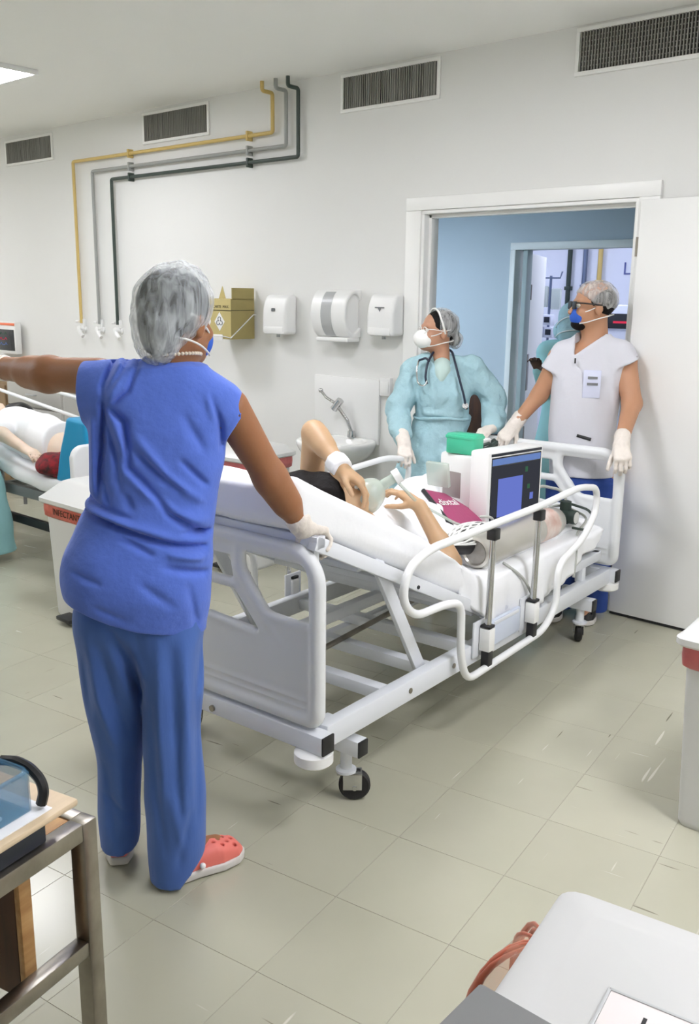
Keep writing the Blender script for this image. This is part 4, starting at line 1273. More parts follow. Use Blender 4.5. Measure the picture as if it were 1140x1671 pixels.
# ---- the nurse in blue, seen from behind
nurse = facing_root(-1.92, 1.42, 'person in blue scrubs seen from behind, left arm stretched out, pushing the bed')
nh = np.array((0.098, 0.03, 1.535)); nR = axes((0.66, 0.75, -0.05))
aR = [(0.222, 0.0, 1.315), (0.330, 0.06, 1.128), (0.424, 0.119, 0.976)]
aL = [(-0.10, 0.04, 1.392), (-0.228, 0.165, 1.392), (-0.372, 0.365, 1.392)]
def nurse_body(P):
    d = head_d(P, nh, nR)
    d = smin(d, cap(P, (0.075, 0.01, 1.38), nh + np.array((-0.005, -0.02, -0.06)), 0.060, 0.052), 0.03)
    d = smin(d, chain(P, [(-0.09, 0.04, 1.37), (0.06, 0.01, 1.36), (0.20, 0, 1.31)], [0.038, 0.045, 0.04], 0.03), 0.03)
    d = smin(d, stack(P, [(0.74, -0.024, 0.01, 0.11, 0.06), (0.88, -0.028, 0.01, 0.14, 0.085), (1.06, 0.01, 0.01, 0.11, 0.065), (1.25, 0.045, 0.01, 0.12, 0.07), (1.36, 0.05, 0.01, 0.10, 0.055)]), 0.04)
    d = smin(d, chain(P, aR, [0.053, 0.043, 0.030], 0.02), 0.03)
    d = smin(d, cap(P, (0.345, 0.06, 1.10), (0.385, 0.09, 1.04), 0.042, 0.038), 0.03)
    d = smin(d, chain(P, aL, [0.050, 0.043, 0.031], 0.02), 0.03)
    d = smin(d, cap(P, (-0.24, 0.18, 1.386), (-0.29, 0.25, 1.386), 0.041, 0.038), 0.03)
    d = smin(d, cap(P, (-0.372, 0.365, 1.392), (-0.40, 0.40, 1.39), 0.029), 0.02)
    d = smin(d, chain(P, [(0.05, 0, 0.74), (0.052, -0.035, 0.46), (0.05, -0.055, 0.09)], [0.06, 0.055, 0.04], 0.02), 0.05)
    d = smin(d, chain(P, [(-0.10, 0.02, 0.74), (-0.098, 0.055, 0.46), (-0.108, 0.07, 0.09)], [0.06, 0.055, 0.04], 0.02), 0.05)
    d = smin(d, cap(P, (0.05, -0.055, 0.075), (0.16, 0.005, 0.055), 0.032, 0.026), 0.02)
    return smin(d, cap(P, (-0.108, 0.07, 0.075), (-0.11, 0.19, 0.055), 0.032, 0.026), 0.02)
sdf('body', nurse_body, (-0.46, -0.18, 0.0), (0.52, 0.46, 1.72), 0.0058, M['skin_n'], nurse)
eyes(nurse, nh, nR)

FOLD_TOP = [
    ([(-0.083, 1.334), (-0.041, 1.294), (-0.034, 1.182), (-0.001, 1.145)], 0.0090, -0.0203), ([(-0.021, 1.223), (0.034, 1.168), (0.09, 1.118)], 0.0090, -0.0188),
    ([(-0.007, 1.152), (0.06, 1.065), (0.146, 0.999)], 0.0090, -0.0217), ([(-0.155, 1.062), (-0.091, 1.043), (-0.041, 1.023), (0.075, 0.982), (0.146, 0.968)], 0.0082, -0.0290),
    ([(0.087, 1.014), (0.165, 1.004)], 0.0082, -0.0145), ([(-0.087, 1.369), (-0.097, 1.219), (-0.114, 1.102)], 0.0074, -0.0159), ([(0.005, 1.447), (-0.032, 1.368), (-0.069, 1.337)], 0.0066, -0.0188),
    ([(-0.056, 1.442), (-0.093, 1.369)], 0.0074, -0.0174), ([(-0.02, 1.45), (-0.076, 1.369)], 0.0066, -0.0130), ([(-0.094, 1.335), (-0.066, 1.218), (-0.059, 1.123)], 0.0074, -0.0130),
    ([(0.166, 1.36), (0.194, 1.283), (0.199, 1.212)], 0.0082, -0.0130), ([(-0.078, 1.323), (-0.028, 1.182)], 0.0115, 0.0112), ([(-0.014, 1.258), (0.057, 1.156), (0.143, 1.092)], 0.0115, 0.0125),
    ([(-0.057, 1.183), (0.009, 1.115), (0.066, 1.07), (0.147, 1.036)], 0.0115, 0.0137), ([(-0.149, 1.073), (-0.107, 1.065), (-0.028, 1.038), (0.064, 1.003)], 0.0107, 0.0163), ([(0.051, 0.968), (0.145, 0.945)], 0.0107, 0.0150),
    ([(-0.04, 1.44), (-0.075, 1.346)], 0.0148, 0.0150), ([(0.0, 1.43), (-0.05, 1.345)], 0.0098, 0.0100), ([(0.161, 1.366), (0.18, 1.295)], 0.0098, 0.0088), ([(-0.15, 1.103), (-0.101, 1.077), (-0.028, 1.05)], 0.0074, -0.0130),
    ([(-0.064, 1.012), (0.016, 0.965)], 0.0082, -0.0145), ([(0.04, 0.935), (0.15, 0.90)], 0.0098, -0.0145), ([(-0.182, 0.923), (-0.115, 0.9)], 0.0082, -0.0087), ([(-0.13, 0.839), (-0.061, 0.803)], 0.0082, -0.0072),
    ([(-0.12, 1.30), (-0.125, 1.12)], 0.0074, 0.0100), ([(-0.05, 1.12), (-0.03, 1.075)], 0.0098, -0.0116), ([(0.09, 1.20), (0.155, 1.13)], 0.0082, -0.0130), ([(0.10, 1.31), (0.15, 1.22)], 0.0115, -0.0087),
    ([(-0.10, 1.16), (-0.085, 1.08)], 0.0082, -0.0116), ([(0.10, 0.88), (0.12, 0.76)], 0.0098, -0.0072), ([(-0.02, 0.90), (0.06, 0.83)], 0.0115, -0.0072)]
def nurse_top(P):
    d = stack(P, [(0.68, -0.024, 0, 0.176, 0.128), (0.737, -0.024, -0.003, 0.178, 0.132), (0.815, -0.026, -0.012, 0.187, 0.143), (0.875, -0.028, -0.016, 0.193, 0.146), (0.941, -0.017, -0.012, 0.188, 0.136),
                  (0.99, -0.004, -0.006, 0.177, 0.124), (1.056, 0.013, 0, 0.164, 0.113), (1.12, 0.024, 0, 0.160, 0.110), (1.20, 0.040, 0, 0.170, 0.112), (1.30, 0.043, 0, 0.172, 0.106), (1.375, 0.05, 0, 0.15, 0.085), (1.42, 0.06, 0, 0.09, 0.065)], ex=2.35)
    d = smin(d, chain(P, [(-0.085, 0.03, 1.378), (0.03, 0.0, 1.392), (0.10, 0, 1.385), (0.205, 0, 1.335)], [0.053, 0.055, 0.060, 0.055], 0.02), 0.035)
    sl = cap(P, (0.175, 0, 1.325), (0.27, 0.03, 1.20), 0.070, 0.078)
    sl = smax(sl, (P[:, 0] - 0.272) * 0.80 - (P[:, 2] - 1.322) * 0.60, 0.006)
    sl = np.maximum(sl, -np.maximum(cap(P, (0.20, 0, 1.34), (0.33, 0.06, 1.12), 0.062, 0.060), -((P[:, 0] - 0.245) * 0.80 - (P[:, 2] - 1.33) * 0.60)))
    d = smin(d, sl, 0.02)
    s2 = cap(P, (-0.05, 0.01, 1.345), (-0.16, 0.06, 1.36), 0.075, 0.072)
    s2 = smax(s2, (-(P[:, 0] + 0.140)) * 0.9 + (P[:, 1] - 0.03) * 0.3, 0.006)
    d = smin(d, s2, 0.05)
    d = d - fold2(P, FOLD_TOP) - wob(P, 0.002, 34, 2) - wob(P, 0.003, 13, 8)
    d = smax(d, -cap(P, (0.085, 0.015, 1.40), (0.10, 0.035, 1.56), 0.058, 0.066), 0.01)
    hem = np.interp(P[:, 0], [-0.22, -0.16, -0.10, -0.03, 0.06, 0.16], [0.836, 0.816, 0.79, 0.766, 0.746, 0.722])
    return smax(d, hem - P[:, 2], 0.004)
sdf('scrub_top', nurse_top, (-0.26, -0.21, 0.66), (0.34, 0.19, 1.49), 0.0043, M['scrub_top'], nurse)
def nurse_pants(P):
    rl = stack(P, [(0.0, 0.043, -0.055, 0.066, 0.075), (0.08, 0.049, -0.06, 0.077, 0.082), (0.197, 0.051, -0.06, 0.082, 0.086), (0.292, 0.049, -0.06, 0.084, 0.086), (0.39, 0.048, -0.055, 0.079, 0.087), (0.484, 0.049, -0.05, 0.079, 0.092),
                   (0.576, 0.052, -0.04, 0.084, 0.10), (0.666, 0.052, -0.03, 0.092, 0.105), (0.738, 0.044, -0.02, 0.100, 0.108), (0.80, 0.04, -0.01, 0.095, 0.10), (0.86, 0.035, -0.01, 0.085, 0.09)])
    ll = stack(P, [(0.03, -0.111, 0.07, 0.053, 0.075), (0.12, -0.106, 0.07, 0.061, 0.08), (0.218, -0.103, 0.07, 0.060, 0.082), (0.369, -0.096, 0.06, 0.066, 0.088), (0.506, -0.100, 0.05, 0.083, 0.098), (0.658, -0.097, 0.03, 0.094, 0.105),
                   (0.752, -0.097, 0.01, 0.103, 0.108), (0.80, -0.095, 0.005, 0.10, 0.10), (0.86, -0.09, 0, 0.085, 0.09)])
    rl = np.maximum(rl, (0.012 + np.maximum(P[:, 0] - 0.055, 0) * 1.15) - P[:, 2])
    ll = np.maximum(ll, 0.048 + 0.25 * np.maximum(P[:, 0] + 0.11, 0) - P[:, 2])
    rf = fold2(P, [([(0.02, 0.72), (0.01, 0.5), (0.02, 0.30)], 0.012, 0.008), ([(0.05, 0.72), (0.055, 0.5), (0.06, 0.25)], 0.012, -0.009), ([(0.085, 0.72), (0.085, 0.5), (0.09, 0.3)], 0.013, 0.009), ([(0.115, 0.7), (0.11, 0.45), (0.105, 0.2)], 0.011, -0.008),
                   ([(0.0, 0.55), (0.0, 0.3), (0.02, 0.12)], 0.010, -0.007), ([(0.04, 0.3), (0.07, 0.12)], 0.013, 0.007), ([(0.09, 0.25), (0.05, 0.08)], 0.011, -0.007), ([(0.13, 0.72), (0.12, 0.58)], 0.010, -0.009), ([(0.07, 0.45), (0.075, 0.2)], 0.010, 0.006)])
    lf = fold2(P, [([(-0.16, 0.74), (-0.14, 0.55), (-0.10, 0.40)], 0.012, 0.010), ([(-0.13, 0.72), (-0.10, 0.55), (-0.07, 0.44)], 0.012, -0.010), ([(-0.10, 0.70), (-0.06, 0.56), (-0.045, 0.48)], 0.012, 0.008), ([(-0.13, 0.35), (-0.12, 0.12)], 0.011, -0.006),
                   ([(-0.095, 0.38), (-0.09, 0.15)], 0.012, 0.006), ([(-0.14, 0.25), (-0.08, 0.18)], 0.010, -0.005), ([(-0.17, 0.68), (-0.165, 0.5)], 0.010, -0.006)])
    d = smin(rl - rf, ll - lf, 0.018)
    d = smin(d, ell(P, (-0.025, -0.03, 0.79), (0.145, 0.085, 0.08)), 0.04)
    d = d - fold2(P, [([(-0.10, 0.77), (-0.06, 0.66), (-0.03, 0.54)], 0.011, -0.013), ([(-0.06, 0.76), (-0.02, 0.62)], 0.012, 0.007)]) - wob(P, 0.0022, 20, 6)
    return smax(d, P[:, 2] - 0.86, 0.01)
sdf('trousers', nurse_pants, (-0.23, -0.20, -0.005), (0.18, 0.19, 0.89), 0.0058, M['scrub_pants'], nurse)
def nurse_net(P):
    d = smin(ell(P, (0.088, 0.018, 1.575), (0.092, 0.112, 0.096)), ell((P - nh.astype(np.float32)) @ nR.astype(np.float32), (0, -0.018, 0.038), (0.089, 0.111, 0.096)), 0.02)
    d = smin(d, ell(P, (0.045, -0.035, 1.500), (0.060, 0.072, 0.074)), 0.05)
    d = smin(d, ell(P, (0.114, 0.02, 1.60), (0.058, 0.085, 0.070)), 0.04)
    q = (P - A_(0.03, -0.1, 1.45))
    az = np.arctan2(q[:, 0], q[:, 2])
    d = d - 0.0012 * np.sin(az * 30 + 2.5 * np.sin(P[:, 2] * 40)) - wob(P, 0.0014, 45, 12)
    face = (P - nh.astype(np.float32)) @ nR.astype(np.float32)
    return smax(d, face[:, 1] * 0.85 - face[:, 2] * 0.55 - 0.036, 0.008)
sdf('hair_net', nurse_net, (-0.04, -0.13, 1.40), (0.24, 0.16, 1.70), 0.0042, M['net'], nurse)
def nurse_hair(P):
    face = (P - nh.astype(np.float32)) @ nR.astype(np.float32)
    d = ell(face, (0, -0.016, 0.038), (0.083, 0.103, 0.090))
    d = smin(d, ell(P, (0.050, -0.026, 1.503), (0.046, 0.058, 0.058)), 0.04)
    return smax(d, face[:, 1] * 0.9 - face[:, 2] * 0.35 - 0.035 + np.maximum(-0.02 - face[:, 2], 0) * 0.8, 0.01)
sdf('hair', nurse_hair, (-0.05, -0.14, 1.38), (0.26, 0.18, 1.70), 0.006, M['hair'], nurse)
def mask_f(c, R, s=1.0, puff=0.0):
    def f(P):
        Q = (P - np.array(c, np.float32)) @ R.astype(np.float32) / s
        d = ell(Q, (0, 0.068, -0.048), (0.056, 0.052 + puff, 0.056))
        return smax(d, 0.045 - Q[:, 1], 0.01) * s
    return f
def add_mask(parent, c, R, m, s=1.0, puff=0.0, name='face_mask'):
    c = np.array(c); lo = at(c, R, (0, 0.07, -0.05), s) - 0.13; hi = lo + 0.26
    o = sdf(name, mask_f(c, R, s, puff), lo, hi, 0.0045, m, parent)
    for z0, z1, nm in ((-0.02, 0.025, 'upper_strap'), (-0.075, -0.045, 'lower_strap')):
        for sg in (-1, 1):
            pts = [at(c, R, (sg * 0.048, 0.075, z0 - 0.012), s), at(c, R, (sg * 0.068, 0.045, z0 - 0.005), s), at(c, R, (sg * 0.082, -0.005, (z0 + z1) / 2), s), at(c, R, (sg * 0.078, -0.06, z1), s), at(c, R, (0, -0.115, z1 + 0.01), s)]
            tube_obj(nm, pts, 0.0028 * s, M['elastic'], o, fil=0.03)
    return o
add_mask(nurse, nh, nR, M['mask_b'], 0.97, -0.004)
pts = [(0.086 + 0.068 * cos(a), 0.012 + 0.072 * sin(a), 1.446 + 0.010 * sin(a) * -1 + 0.006 * cos(a)) for a in [2 * pi * k / 44 for k in range(44)]]
g = G()
for p in pts:
    g.sph(p, 0.0048, 8, 6)
o = g.build('necklace', M['pearl'], nurse, 180); o['kind'] = 'stuff'; o['label'] = 'cream bead necklace'
def glove_obj(parent, wr, d, n, side, s, back, rb, name='glove', **kw):
    """latex glove: hand plus a short cuff towards the forearm point back"""
    wr = np.array(wr, float); back = np.array(back, float)
    def f(P):
        h = hand_d(P, wr, d, n, side, s, **kw)
        h = smin(h, cap(P, wr, back, 0.035 * s, rb), 0.018)
        return h - wob(P, 0.0009, 190, 3)
    c = wr + nrm(d) * 0.06 * s
    r = 0.17 * s
    return sdf(name, f, c - r, c + r, 0.0034, M['glove'], parent)
glove_obj(nurse, (0.436, 0.128, 0.955), (0.66, 0.50, -0.28), (-0.15, -0.35, -0.9), 1, 0.95, (0.424, 0.118, 0.978), 0.037, curl=(42, 50, 35), thumb=(0.5, 0.7))
glove_obj(nurse, (-0.402, 0.405, 1.392), (-0.62, 0.78, 0.02), (0.1, 0.0, -1.0), -1, 0.98, (-0.368, 0.360, 1.392), 0.036, curl=(10, 12, 8), thumb=(0.6, 0.3))
clog(nurse, (0.0, -0.083), (0.238, 0.022), M['croc'])
clog(nurse, (-0.112, 0.030), (-0.10, 0.275), M['croc'])

# ---- doctor in the aqua gown
doc = facing_root(-2.85, 3.95, 'person in pale aqua gown with white respirator and stethoscope beside the bed')
dh = np.array((0.032, 0.0, 1.428)); dR = axes((-0.90, -0.42, 0.10)); ds = 0.92
dA = [(-0.085, 0, 1.225), (-0.160, -0.05, 1.03), (-0.130, -0.245, 0.905)]
dB = [(0.225, 0, 1.235), (0.338, 0.0, 1.085), (0.335, -0.10, 0.965)]
def doc_body(P):
    d = head_d(P, dh, dR, ds)
    d = smin(d, cap(P, (0.062, 0.0, 1.24), (0.045, 0.01, 1.38), 0.050, 0.046), 0.03)
    d = smin(d, stack(P, [(0.60, 0.02, 0, 0.14, 0.10), (0.80, 0.03, 0, 0.14, 0.10), (1.0, 0.07, 0, 0.11, 0.09), (1.15, 0.08, 0, 0.13, 0.09), (1.24, 0.07, 0, 0.11, 0.06)]), 0.04)
    d = smin(d, chain(P, [(0.07, 0, 1.22)] + dA, [0.05, 0.045, 0.038, 0.027], 0.02), 0.03)
    d = smin(d, chain(P, [(0.07, 0, 1.22)] + dB, [0.05, 0.045, 0.038, 0.027], 0.02), 0.03)
    for x in (-0.06, 0.09):
        d = smin(d, chain(P, [(x, 0, 0.68), (x, 0, 0.40), (x, 0.01, 0.08), (x - 0.02, -0.12, 0.045)], [0.075, 0.055, 0.038, 0.032], 0.02), 0.04)
    return d
sdf('body', doc_body, (-0.25, -0.32, 0.0), (0.45, 0.16, 1.58), 0.0065, M['skin_w'], doc)
eyes(doc, dh, dR, ds)
def doc_gown(P):
    d = stack(P, [(0.30, 0.0, 0.0, 0.23, 0.17), (0.45, -0.01, 0, 0.225, 0.165), (0.63, 0.0, 0, 0.195, 0.15), (0.78, 0.025, -0.005, 0.165, 0.135), (0.90, 0.05, -0.005, 0.148, 0.125), (0.985, 0.072, 0, 0.134, 0.112), (1.02, 0.075, -0.004, 0.142, 0.118),
                  (1.10, 0.075, -0.012, 0.150, 0.128), (1.177, 0.065, -0.008, 0.150, 0.118), (1.25, 0.06, 0, 0.13, 0.085), (1.30, 0.06, 0, 0.09, 0.07)])
    d = smin(d, chain(P, [(-0.06, 0, 1.225), (0.06, 0, 1.25), (0.20, 0, 1.24)], [0.062, 0.058, 0.066], 0.02), 0.04)
    aw = chain(P, dA, [0.070, 0.064, 0.050], 0.03)
    bw = chain(P, dB, [0.075, 0.064, 0.050], 0.03)
    cr = ridges(P, [((-0.22, -0.08, 1.02), (-0.10, -0.10, 0.99), 0.014, 0.010), ((-0.21, -0.1, 0.97), (-0.09, -0.14, 0.95), 0.012, 0.009), ((-0.2, -0.1, 1.08), (-0.10, -0.06, 1.05), 0.014, 0.008),
                    ((0.27, -0.06, 1.12), (0.40, -0.05, 1.06), 0.014, 0.010), ((0.28, -0.06, 1.05), (0.40, -0.08, 1.0), 0.013, 0.010), ((0.25, -0.05, 1.2), (0.36, -0.04, 1.15), 0.014, 0.008),
                    ((0.02, -0.12, 1.20), (0.03, -0.14, 1.05), 0.014, 0.008), ((0.13, -0.11, 1.20), (0.14, -0.14, 1.05), 0.014, 0.008), ((-0.02, -0.13, 0.92), (-0.08, -0.16, 0.6), 0.018, 0.012), ((0.10, -0.13, 0.94), (0.12, -0.16, 0.6), 0.018, 0.010),
                    ((0.04, -0.13, 0.95), (0.03, -0.16, 0.62), 0.016, -0.010), ((0.05, -0.13, 1.02), (0.19, -0.09, 1.0), 0.012, 0.010), ((-0.05, -0.1, 1.02), (0.06, -0.13, 1.01), 0.012, 0.010)])
    d = smin(d, aw, 0.03); d = smin(d, bw, 0.03)
    d = d - cr * 1.5 - wob(P, 0.006, 30, 21) - wob(P, 0.004, 62, 22)
    d = smax(d, -cap(P, (0.062, -0.06, 1.31), (0.05, -0.02, 1.42), 0.060, 0.07), 0.012)
    return smax(d, 0.33 - P[:, 2], 0.01)
sdf('gown', doc_gown, (-0.26, -0.32, 0.32), (0.45, 0.2, 1.36), 0.0065, M['gown'], doc)
def doc_bib(P):
    d = ell(P, (0.062, -0.030, 1.215), (0.060, 0.094, 0.085))
    return smax(d, np.abs(P[:, 0] - 0.062) * 1.2 - (P[:, 2] - 1.10) * 0.75, 0.008)
sdf('inner_collar', doc_bib, (-0.02, -0.15, 1.08), (0.14, 0.08, 1.32), 0.005, M['gown_in'], doc)
tie = G()
tie.tube([(0.072 + 0.146 * cos(a), -0.002 + 0.124 * sin(a), 0.988 + 0.006 * sin(3 * a)) for a in [2 * pi * k / 30 for k in range(30)]], 0.008, closed=True, n=8)
tie.build('waist_tie', M['gown'], doc, 180)
def doc_hair(P):
    Q = (P - dh.astype(np.float32)) @ dR.astype(np.float32) / ds
    d = ell(Q, (0, -0.018, 0.038), (0.081, 0.099, 0.085))
    d = smin(d, ell(Q, (0, -0.105, -0.03), (0.045, 0.042, 0.045)), 0.03)
    return smax(d, Q[:, 1] - 0.052 - 0.35 * np.maximum(Q[:, 2] - 0.04, 0) + np.maximum(0.0 - Q[:, 2], 0) * 2.2, 0.01) * ds
sdf('hair', doc_hair, dh - 0.2, dh + 0.2, 0.0055, M['hair'], doc)
def doc_net(P):
    Q = (P - dh.astype(np.float32)) @ dR.astype(np.float32) / ds
    d = ell(Q, (0, -0.022, 0.044), (0.087, 0.106, 0.088))
    d = smin(d, ell(Q, (0, -0.112, -0.035), (0.052, 0.050, 0.052)), 0.03)
    d = d - wob(Q, 0.0025, 70, 5)
    return smax(d, Q[:, 1] * 0.95 - Q[:, 2] * 0.1 - 0.018 + np.maximum(-0.01 - Q[:, 2], 0) * 1.5, 0.006) * ds
sdf('hair_net', doc_net, dh - 0.2, dh + 0.2, 0.005, M['net2'], doc)
tube_obj('net_band', [at(dh, dR, (x, y, z), ds) for x, y, z in ((-0.088, -0.01, -0.01), (-0.088, 0.012, 0.04), (-0.05, 0.03, 0.112), (0, 0.036, 0.128), (0.05, 0.03, 0.112), (0.088, 0.012, 0.04), (0.088, -0.01, -0.01))], 0.005, M['elastic'], doc, fil=0.03)
add_mask(doc, dh, dR, M['mask_w'], ds, 0.018, 'respirator')
gl = G()
for sg in (-1, 1):
    c = [(sg * 0.034 + 0.025 * cos(a), 0.098 - 0.006 * abs(cos(a)), 0.0 + 0.017 * sin(a)) for a in [2 * pi * k / 16 for k in range(16)]]
    gl.tube([at(dh, dR, p, ds) for p in c], 0.0022, closed=True, n=6)
    gl.tube([at(dh, dR, p, ds) for p in ((sg * 0.060, 0.090, 0.006), (sg * 0.078, 0.06, 0.008), (sg * 0.084, -0.01, 0.004))], 0.0022, n=6)
o = gl.build('spectacles', M['elastic'], doc, 180); o['label'] = 'clear framed spectacles'
st = tube_obj('stethoscope', [(-0.012, -0.128, 1.17), (-0.022, -0.134, 1.20), (-0.015, -0.115, 1.27), (0.02, -0.02, 1.335), (0.07, 0.05, 1.345), (0.112, 0.0, 1.33), (0.125, -0.10, 1.285), (0.150, -0.142, 1.20), (0.178, -0.146, 1.11), (0.186, -0.140, 1.07)], 0.0062, M['stetho'], doc, fil=0.04)
tube_obj('ear_tubes', [(-0.058, -0.10, 1.285), (-0.068, -0.128, 1.24), (-0.060, -0.136, 1.175), (-0.04, -0.14, 1.158), (-0.018, -0.138, 1.165), (-0.012, -0.134, 1.19)], 0.0045, M['chrome'], st, fil=0.02)
tube_obj('ear_tubes', [(-0.058, -0.10, 1.285), (-0.02, -0.10, 1.30), (-0.005, -0.112, 1.28)], 0.006, M['stetho'], st, fil=0.02)
G().cyl((0.186, -0.150, 1.065), (0.188, -0.132, 1.055), 0.016, n=16).build('chest_piece', M['chrome'], st)
glove_obj(doc, (-0.118, -0.285, 0.892), (0.05, -0.55, -0.62), (-0.1, 0.75, -0.6), -1 if False else 1, 0.92, (-0.130, -0.243, 0.915), 0.040, curl=(42, 48, 35))
glove_obj(doc, (0.332, -0.115, 0.955), (-0.45, -0.6, -0.18), (0.0, 0.25, -1.0), -1, 0.92, (0.335, -0.09, 0.985), 0.040, curl=(30, 40, 30))
for x in (-0.06, 0.09):
    clog(doc, (x, 0.05), (x - 0.03, -0.18), M['white_plastic'])

# ---- man in white scrubs
man = facing_root(-2.085, 4.23, 'person in short sleeved white scrub shirt and glasses pushing the far end board')
mh = np.array((-0.008, 0.0, 1.566)); mR = axes((-0.95, -0.30, 0.03))
mA = [(-0.150, 0, 1.315), (-0.236, 0.0, 1.130), (-0.335, -0.04, 1.000)]
mB = [(0.160, 0, 1.315), (0.207, -0.10, 1.115), (0.166, -0.285, 0.965)]
def man_body(P):
    d = head_d(P, mh, mR, 1.0)
    d = smin(d, cap(P, (0.015, 0.01, 1.37), (0.005, 0.015, 1.51), 0.066, 0.060), 0.03)
    d = smin(d, stack(P, [(0.66, 0, 0, 0.145, 0.11), (0.85, -0.005, 0, 0.14, 0.11), (1.05, -0.01, 0, 0.135, 0.11), (1.22, 0, 0, 0.16, 0.105), (1.36, 0, 0, 0.12, 0.075)]), 0.04)
    d = smin(d, chain(P, [(0, 0, 1.345)] + mA, [0.06, 0.055, 0.042, 0.030], 0.02), 0.03)
    d = smin(d, chain(P, [(0, 0, 1.345)] + mB, [0.06, 0.056, 0.046, 0.031], 0.02), 0.03)
    d = smin(d, cap(P, (-0.335, -0.04, 1.0), (-0.34, -0.045, 0.99), 0.03), 0.02)
    d = smin(d, cap(P, (0.166, -0.285, 0.965), (0.165, -0.30, 0.945), 0.03), 0.02)
    for x in (-0.075, 0.085):
        d = smin(d, chain(P, [(x, 0, 0.76), (x, 0, 0.44), (x, 0.015, 0.08), (x - 0.03, -0.14, 0.045)], [0.085, 0.062, 0.042, 0.035], 0.02), 0.04)
    return d
sdf('body', man_body, (-0.44, -0.36, 0.0), (0.29, 0.16, 1.72), 0.0065, M['skin_m'], man)
eyes(man, mh, mR)
def man_top(P):
    d = stack(P, [(0.70, 0.0, 0, 0.163, 0.13), (0.80, -0.004, 0, 0.165, 0.133), (0.958, -0.018, -0.004, 0.163, 0.135), (1.05, -0.018, -0.006, 0.163, 0.138), (1.144, -0.012, -0.005, 0.167, 0.135), (1.25, 0.0, 0, 0.182, 0.122), (1.33, 0.0, 0, 0.17, 0.10), (1.39, 0.0, 0, 0.11, 0.08), (1.44, 0.005, 0.01, 0.075, 0.065)], ex=2.4)
    d = smin(d, chain(P, [(-0.125, 0, 1.335), (0, 0.005, 1.375), (0.14, 0, 1.345)], [0.064, 0.062, 0.066], 0.02), 0.035)
    sl = smax(cap(P, (0.13, 0, 1.335), (0.205, -0.05, 1.22), 0.078, 0.08), (P[:, 0] - 0.215) * 0.40 - (P[:, 2] - 1.318) * 0.9, 0.006)
    sl = np.maximum(sl, -np.maximum(cap(P, (0.16, 0, 1.34), (0.21, -0.08, 1.12), 0.063), -((P[:, 0] - 0.215) * 0.40 - (P[:, 2] - 1.335) * 0.9)))
    s2 = smax(cap(P, (-0.12, 0, 1.33), (-0.20, -0.02, 1.20), 0.072, 0.074), -(P[:, 0] + 0.20) * 0.4 - (P[:, 2] - 1.255) * 0.9, 0.006)
    d = smin(smin(d, sl, 0.02), s2, 0.02)
    d = d - ridges(P, [((0.10, -0.11, 1.25), (0.15, -0.09, 1.0), 0.018, 0.008), ((-0.12, -0.10, 1.22), (-0.02, -0.13, 0.95), 0.02, 0.008), ((0.04, -0.12, 1.0), (0.06, -0.13, 0.75), 0.016, 0.006), ((-0.16, -0.05, 1.1), (-0.10, -0.1, 0.85), 0.018, 0.006)]) - wob(P, 0.0025, 24, 31)
    X, Y_, Z = P[:, 0], P[:, 1], P[:, 2]
    v = np.maximum(np.maximum((1.338 + (X + 0.074) * 0.757 - Z) * 0.8, -0.078 - X), Y_ - 0.02)
    d = smax(d, -v, 0.004)
    d = smax(d, -cap(P, (0.012, 0.01, 1.41), (0.005, 0.015, 1.55), 0.070, 0.075), 0.006)
    return smax(d, 0.742 - Z, 0.004)
sdf('scrub_shirt', man_top, (-0.28, -0.18, 0.70), (0.31, 0.18, 1.50), 0.0062, M['white_scrub'], man)
def man_pants(P):
    d = stack(P, [(0.55, 0.0, 0, 0.165, 0.125), (0.70, 0, 0, 0.165, 0.13), (0.80, 0, 0, 0.155, 0.12)])
    for x in (-0.08, 0.088):
        l = stack(P, [(0.04, x, 0.0, 0.082, 0.10), (0.4, x, 0, 0.086, 0.10), (0.72, x, 0, 0.094, 0.12)])
        d = smin(d, l - ridges(P, [((x - 0.03, -0.11, 0.7), (x - 0.02, -0.11, 0.3), 0.014, 0.006), ((x + 0.04, -0.1, 0.7), (x + 0.03, -0.1, 0.3), 0.014, 0.006)]), 0.02)
    return d - wob(P, 0.003, 22, 44)
sdf('trousers', man_pants, (-0.22, -0.17, 0.02), (0.23, 0.17, 0.83), 0.0075, M['navy_pants'], man)
def man_hair(P):
    Q = (P - mh.astype(np.float32)) @ mR.astype(np.float32)
    d = ell(Q, (0, -0.02, 0.028), (0.080, 0.096, 0.083))
    return smax(d, np.maximum(Q[:, 1] - 0.05 - np.maximum(Q[:, 2] - 0.05, 0) * 0.3, np.minimum(-Q[:, 2] - 0.005, Q[:, 1] + 0.02)), 0.008)
sdf('hair', man_hair, mh - 0.18, mh + 0.18, 0.0055, M['hair'], man)
def man_net(P):
    Q = (P - mh.astype(np.float32)) @ mR.astype(np.float32)
    d = ell(Q, (0, -0.018, 0.040), (0.087, 0.107, 0.085)) - wob(Q, 0.002, 70, 6)
    return smax(d, Q[:, 1] * 0.62 - Q[:, 2] * 0.78 + 0.000, 0.006)
sdf('hair_net', man_net, mh - 0.18, mh + 0.18, 0.005, M['net2'], man)
add_mask(man, mh, mR, M['mask_b'], 0.94, -0.006)
gl = G()
for sg in (-1, 1):
    gl.box((sg * 0.035 - 0.029, 0.098, -0.016), (sg * 0.035 + 0.029, 0.104, 0.022), 0.003, Matrix.Translation(Vector(mh)) @ Matrix([list(r) for r in mR]).to_4x4())
    gl.tube([at(mh, mR, p) for p in ((sg * 0.062, 0.098, 0.014), (sg * 0.082, 0.07, 0.014), (sg * 0.086, -0.02, 0.008))], 0.004, n=6)
o = gl.build('glasses', M['black'], man); o['label'] = 'dark framed glasses'
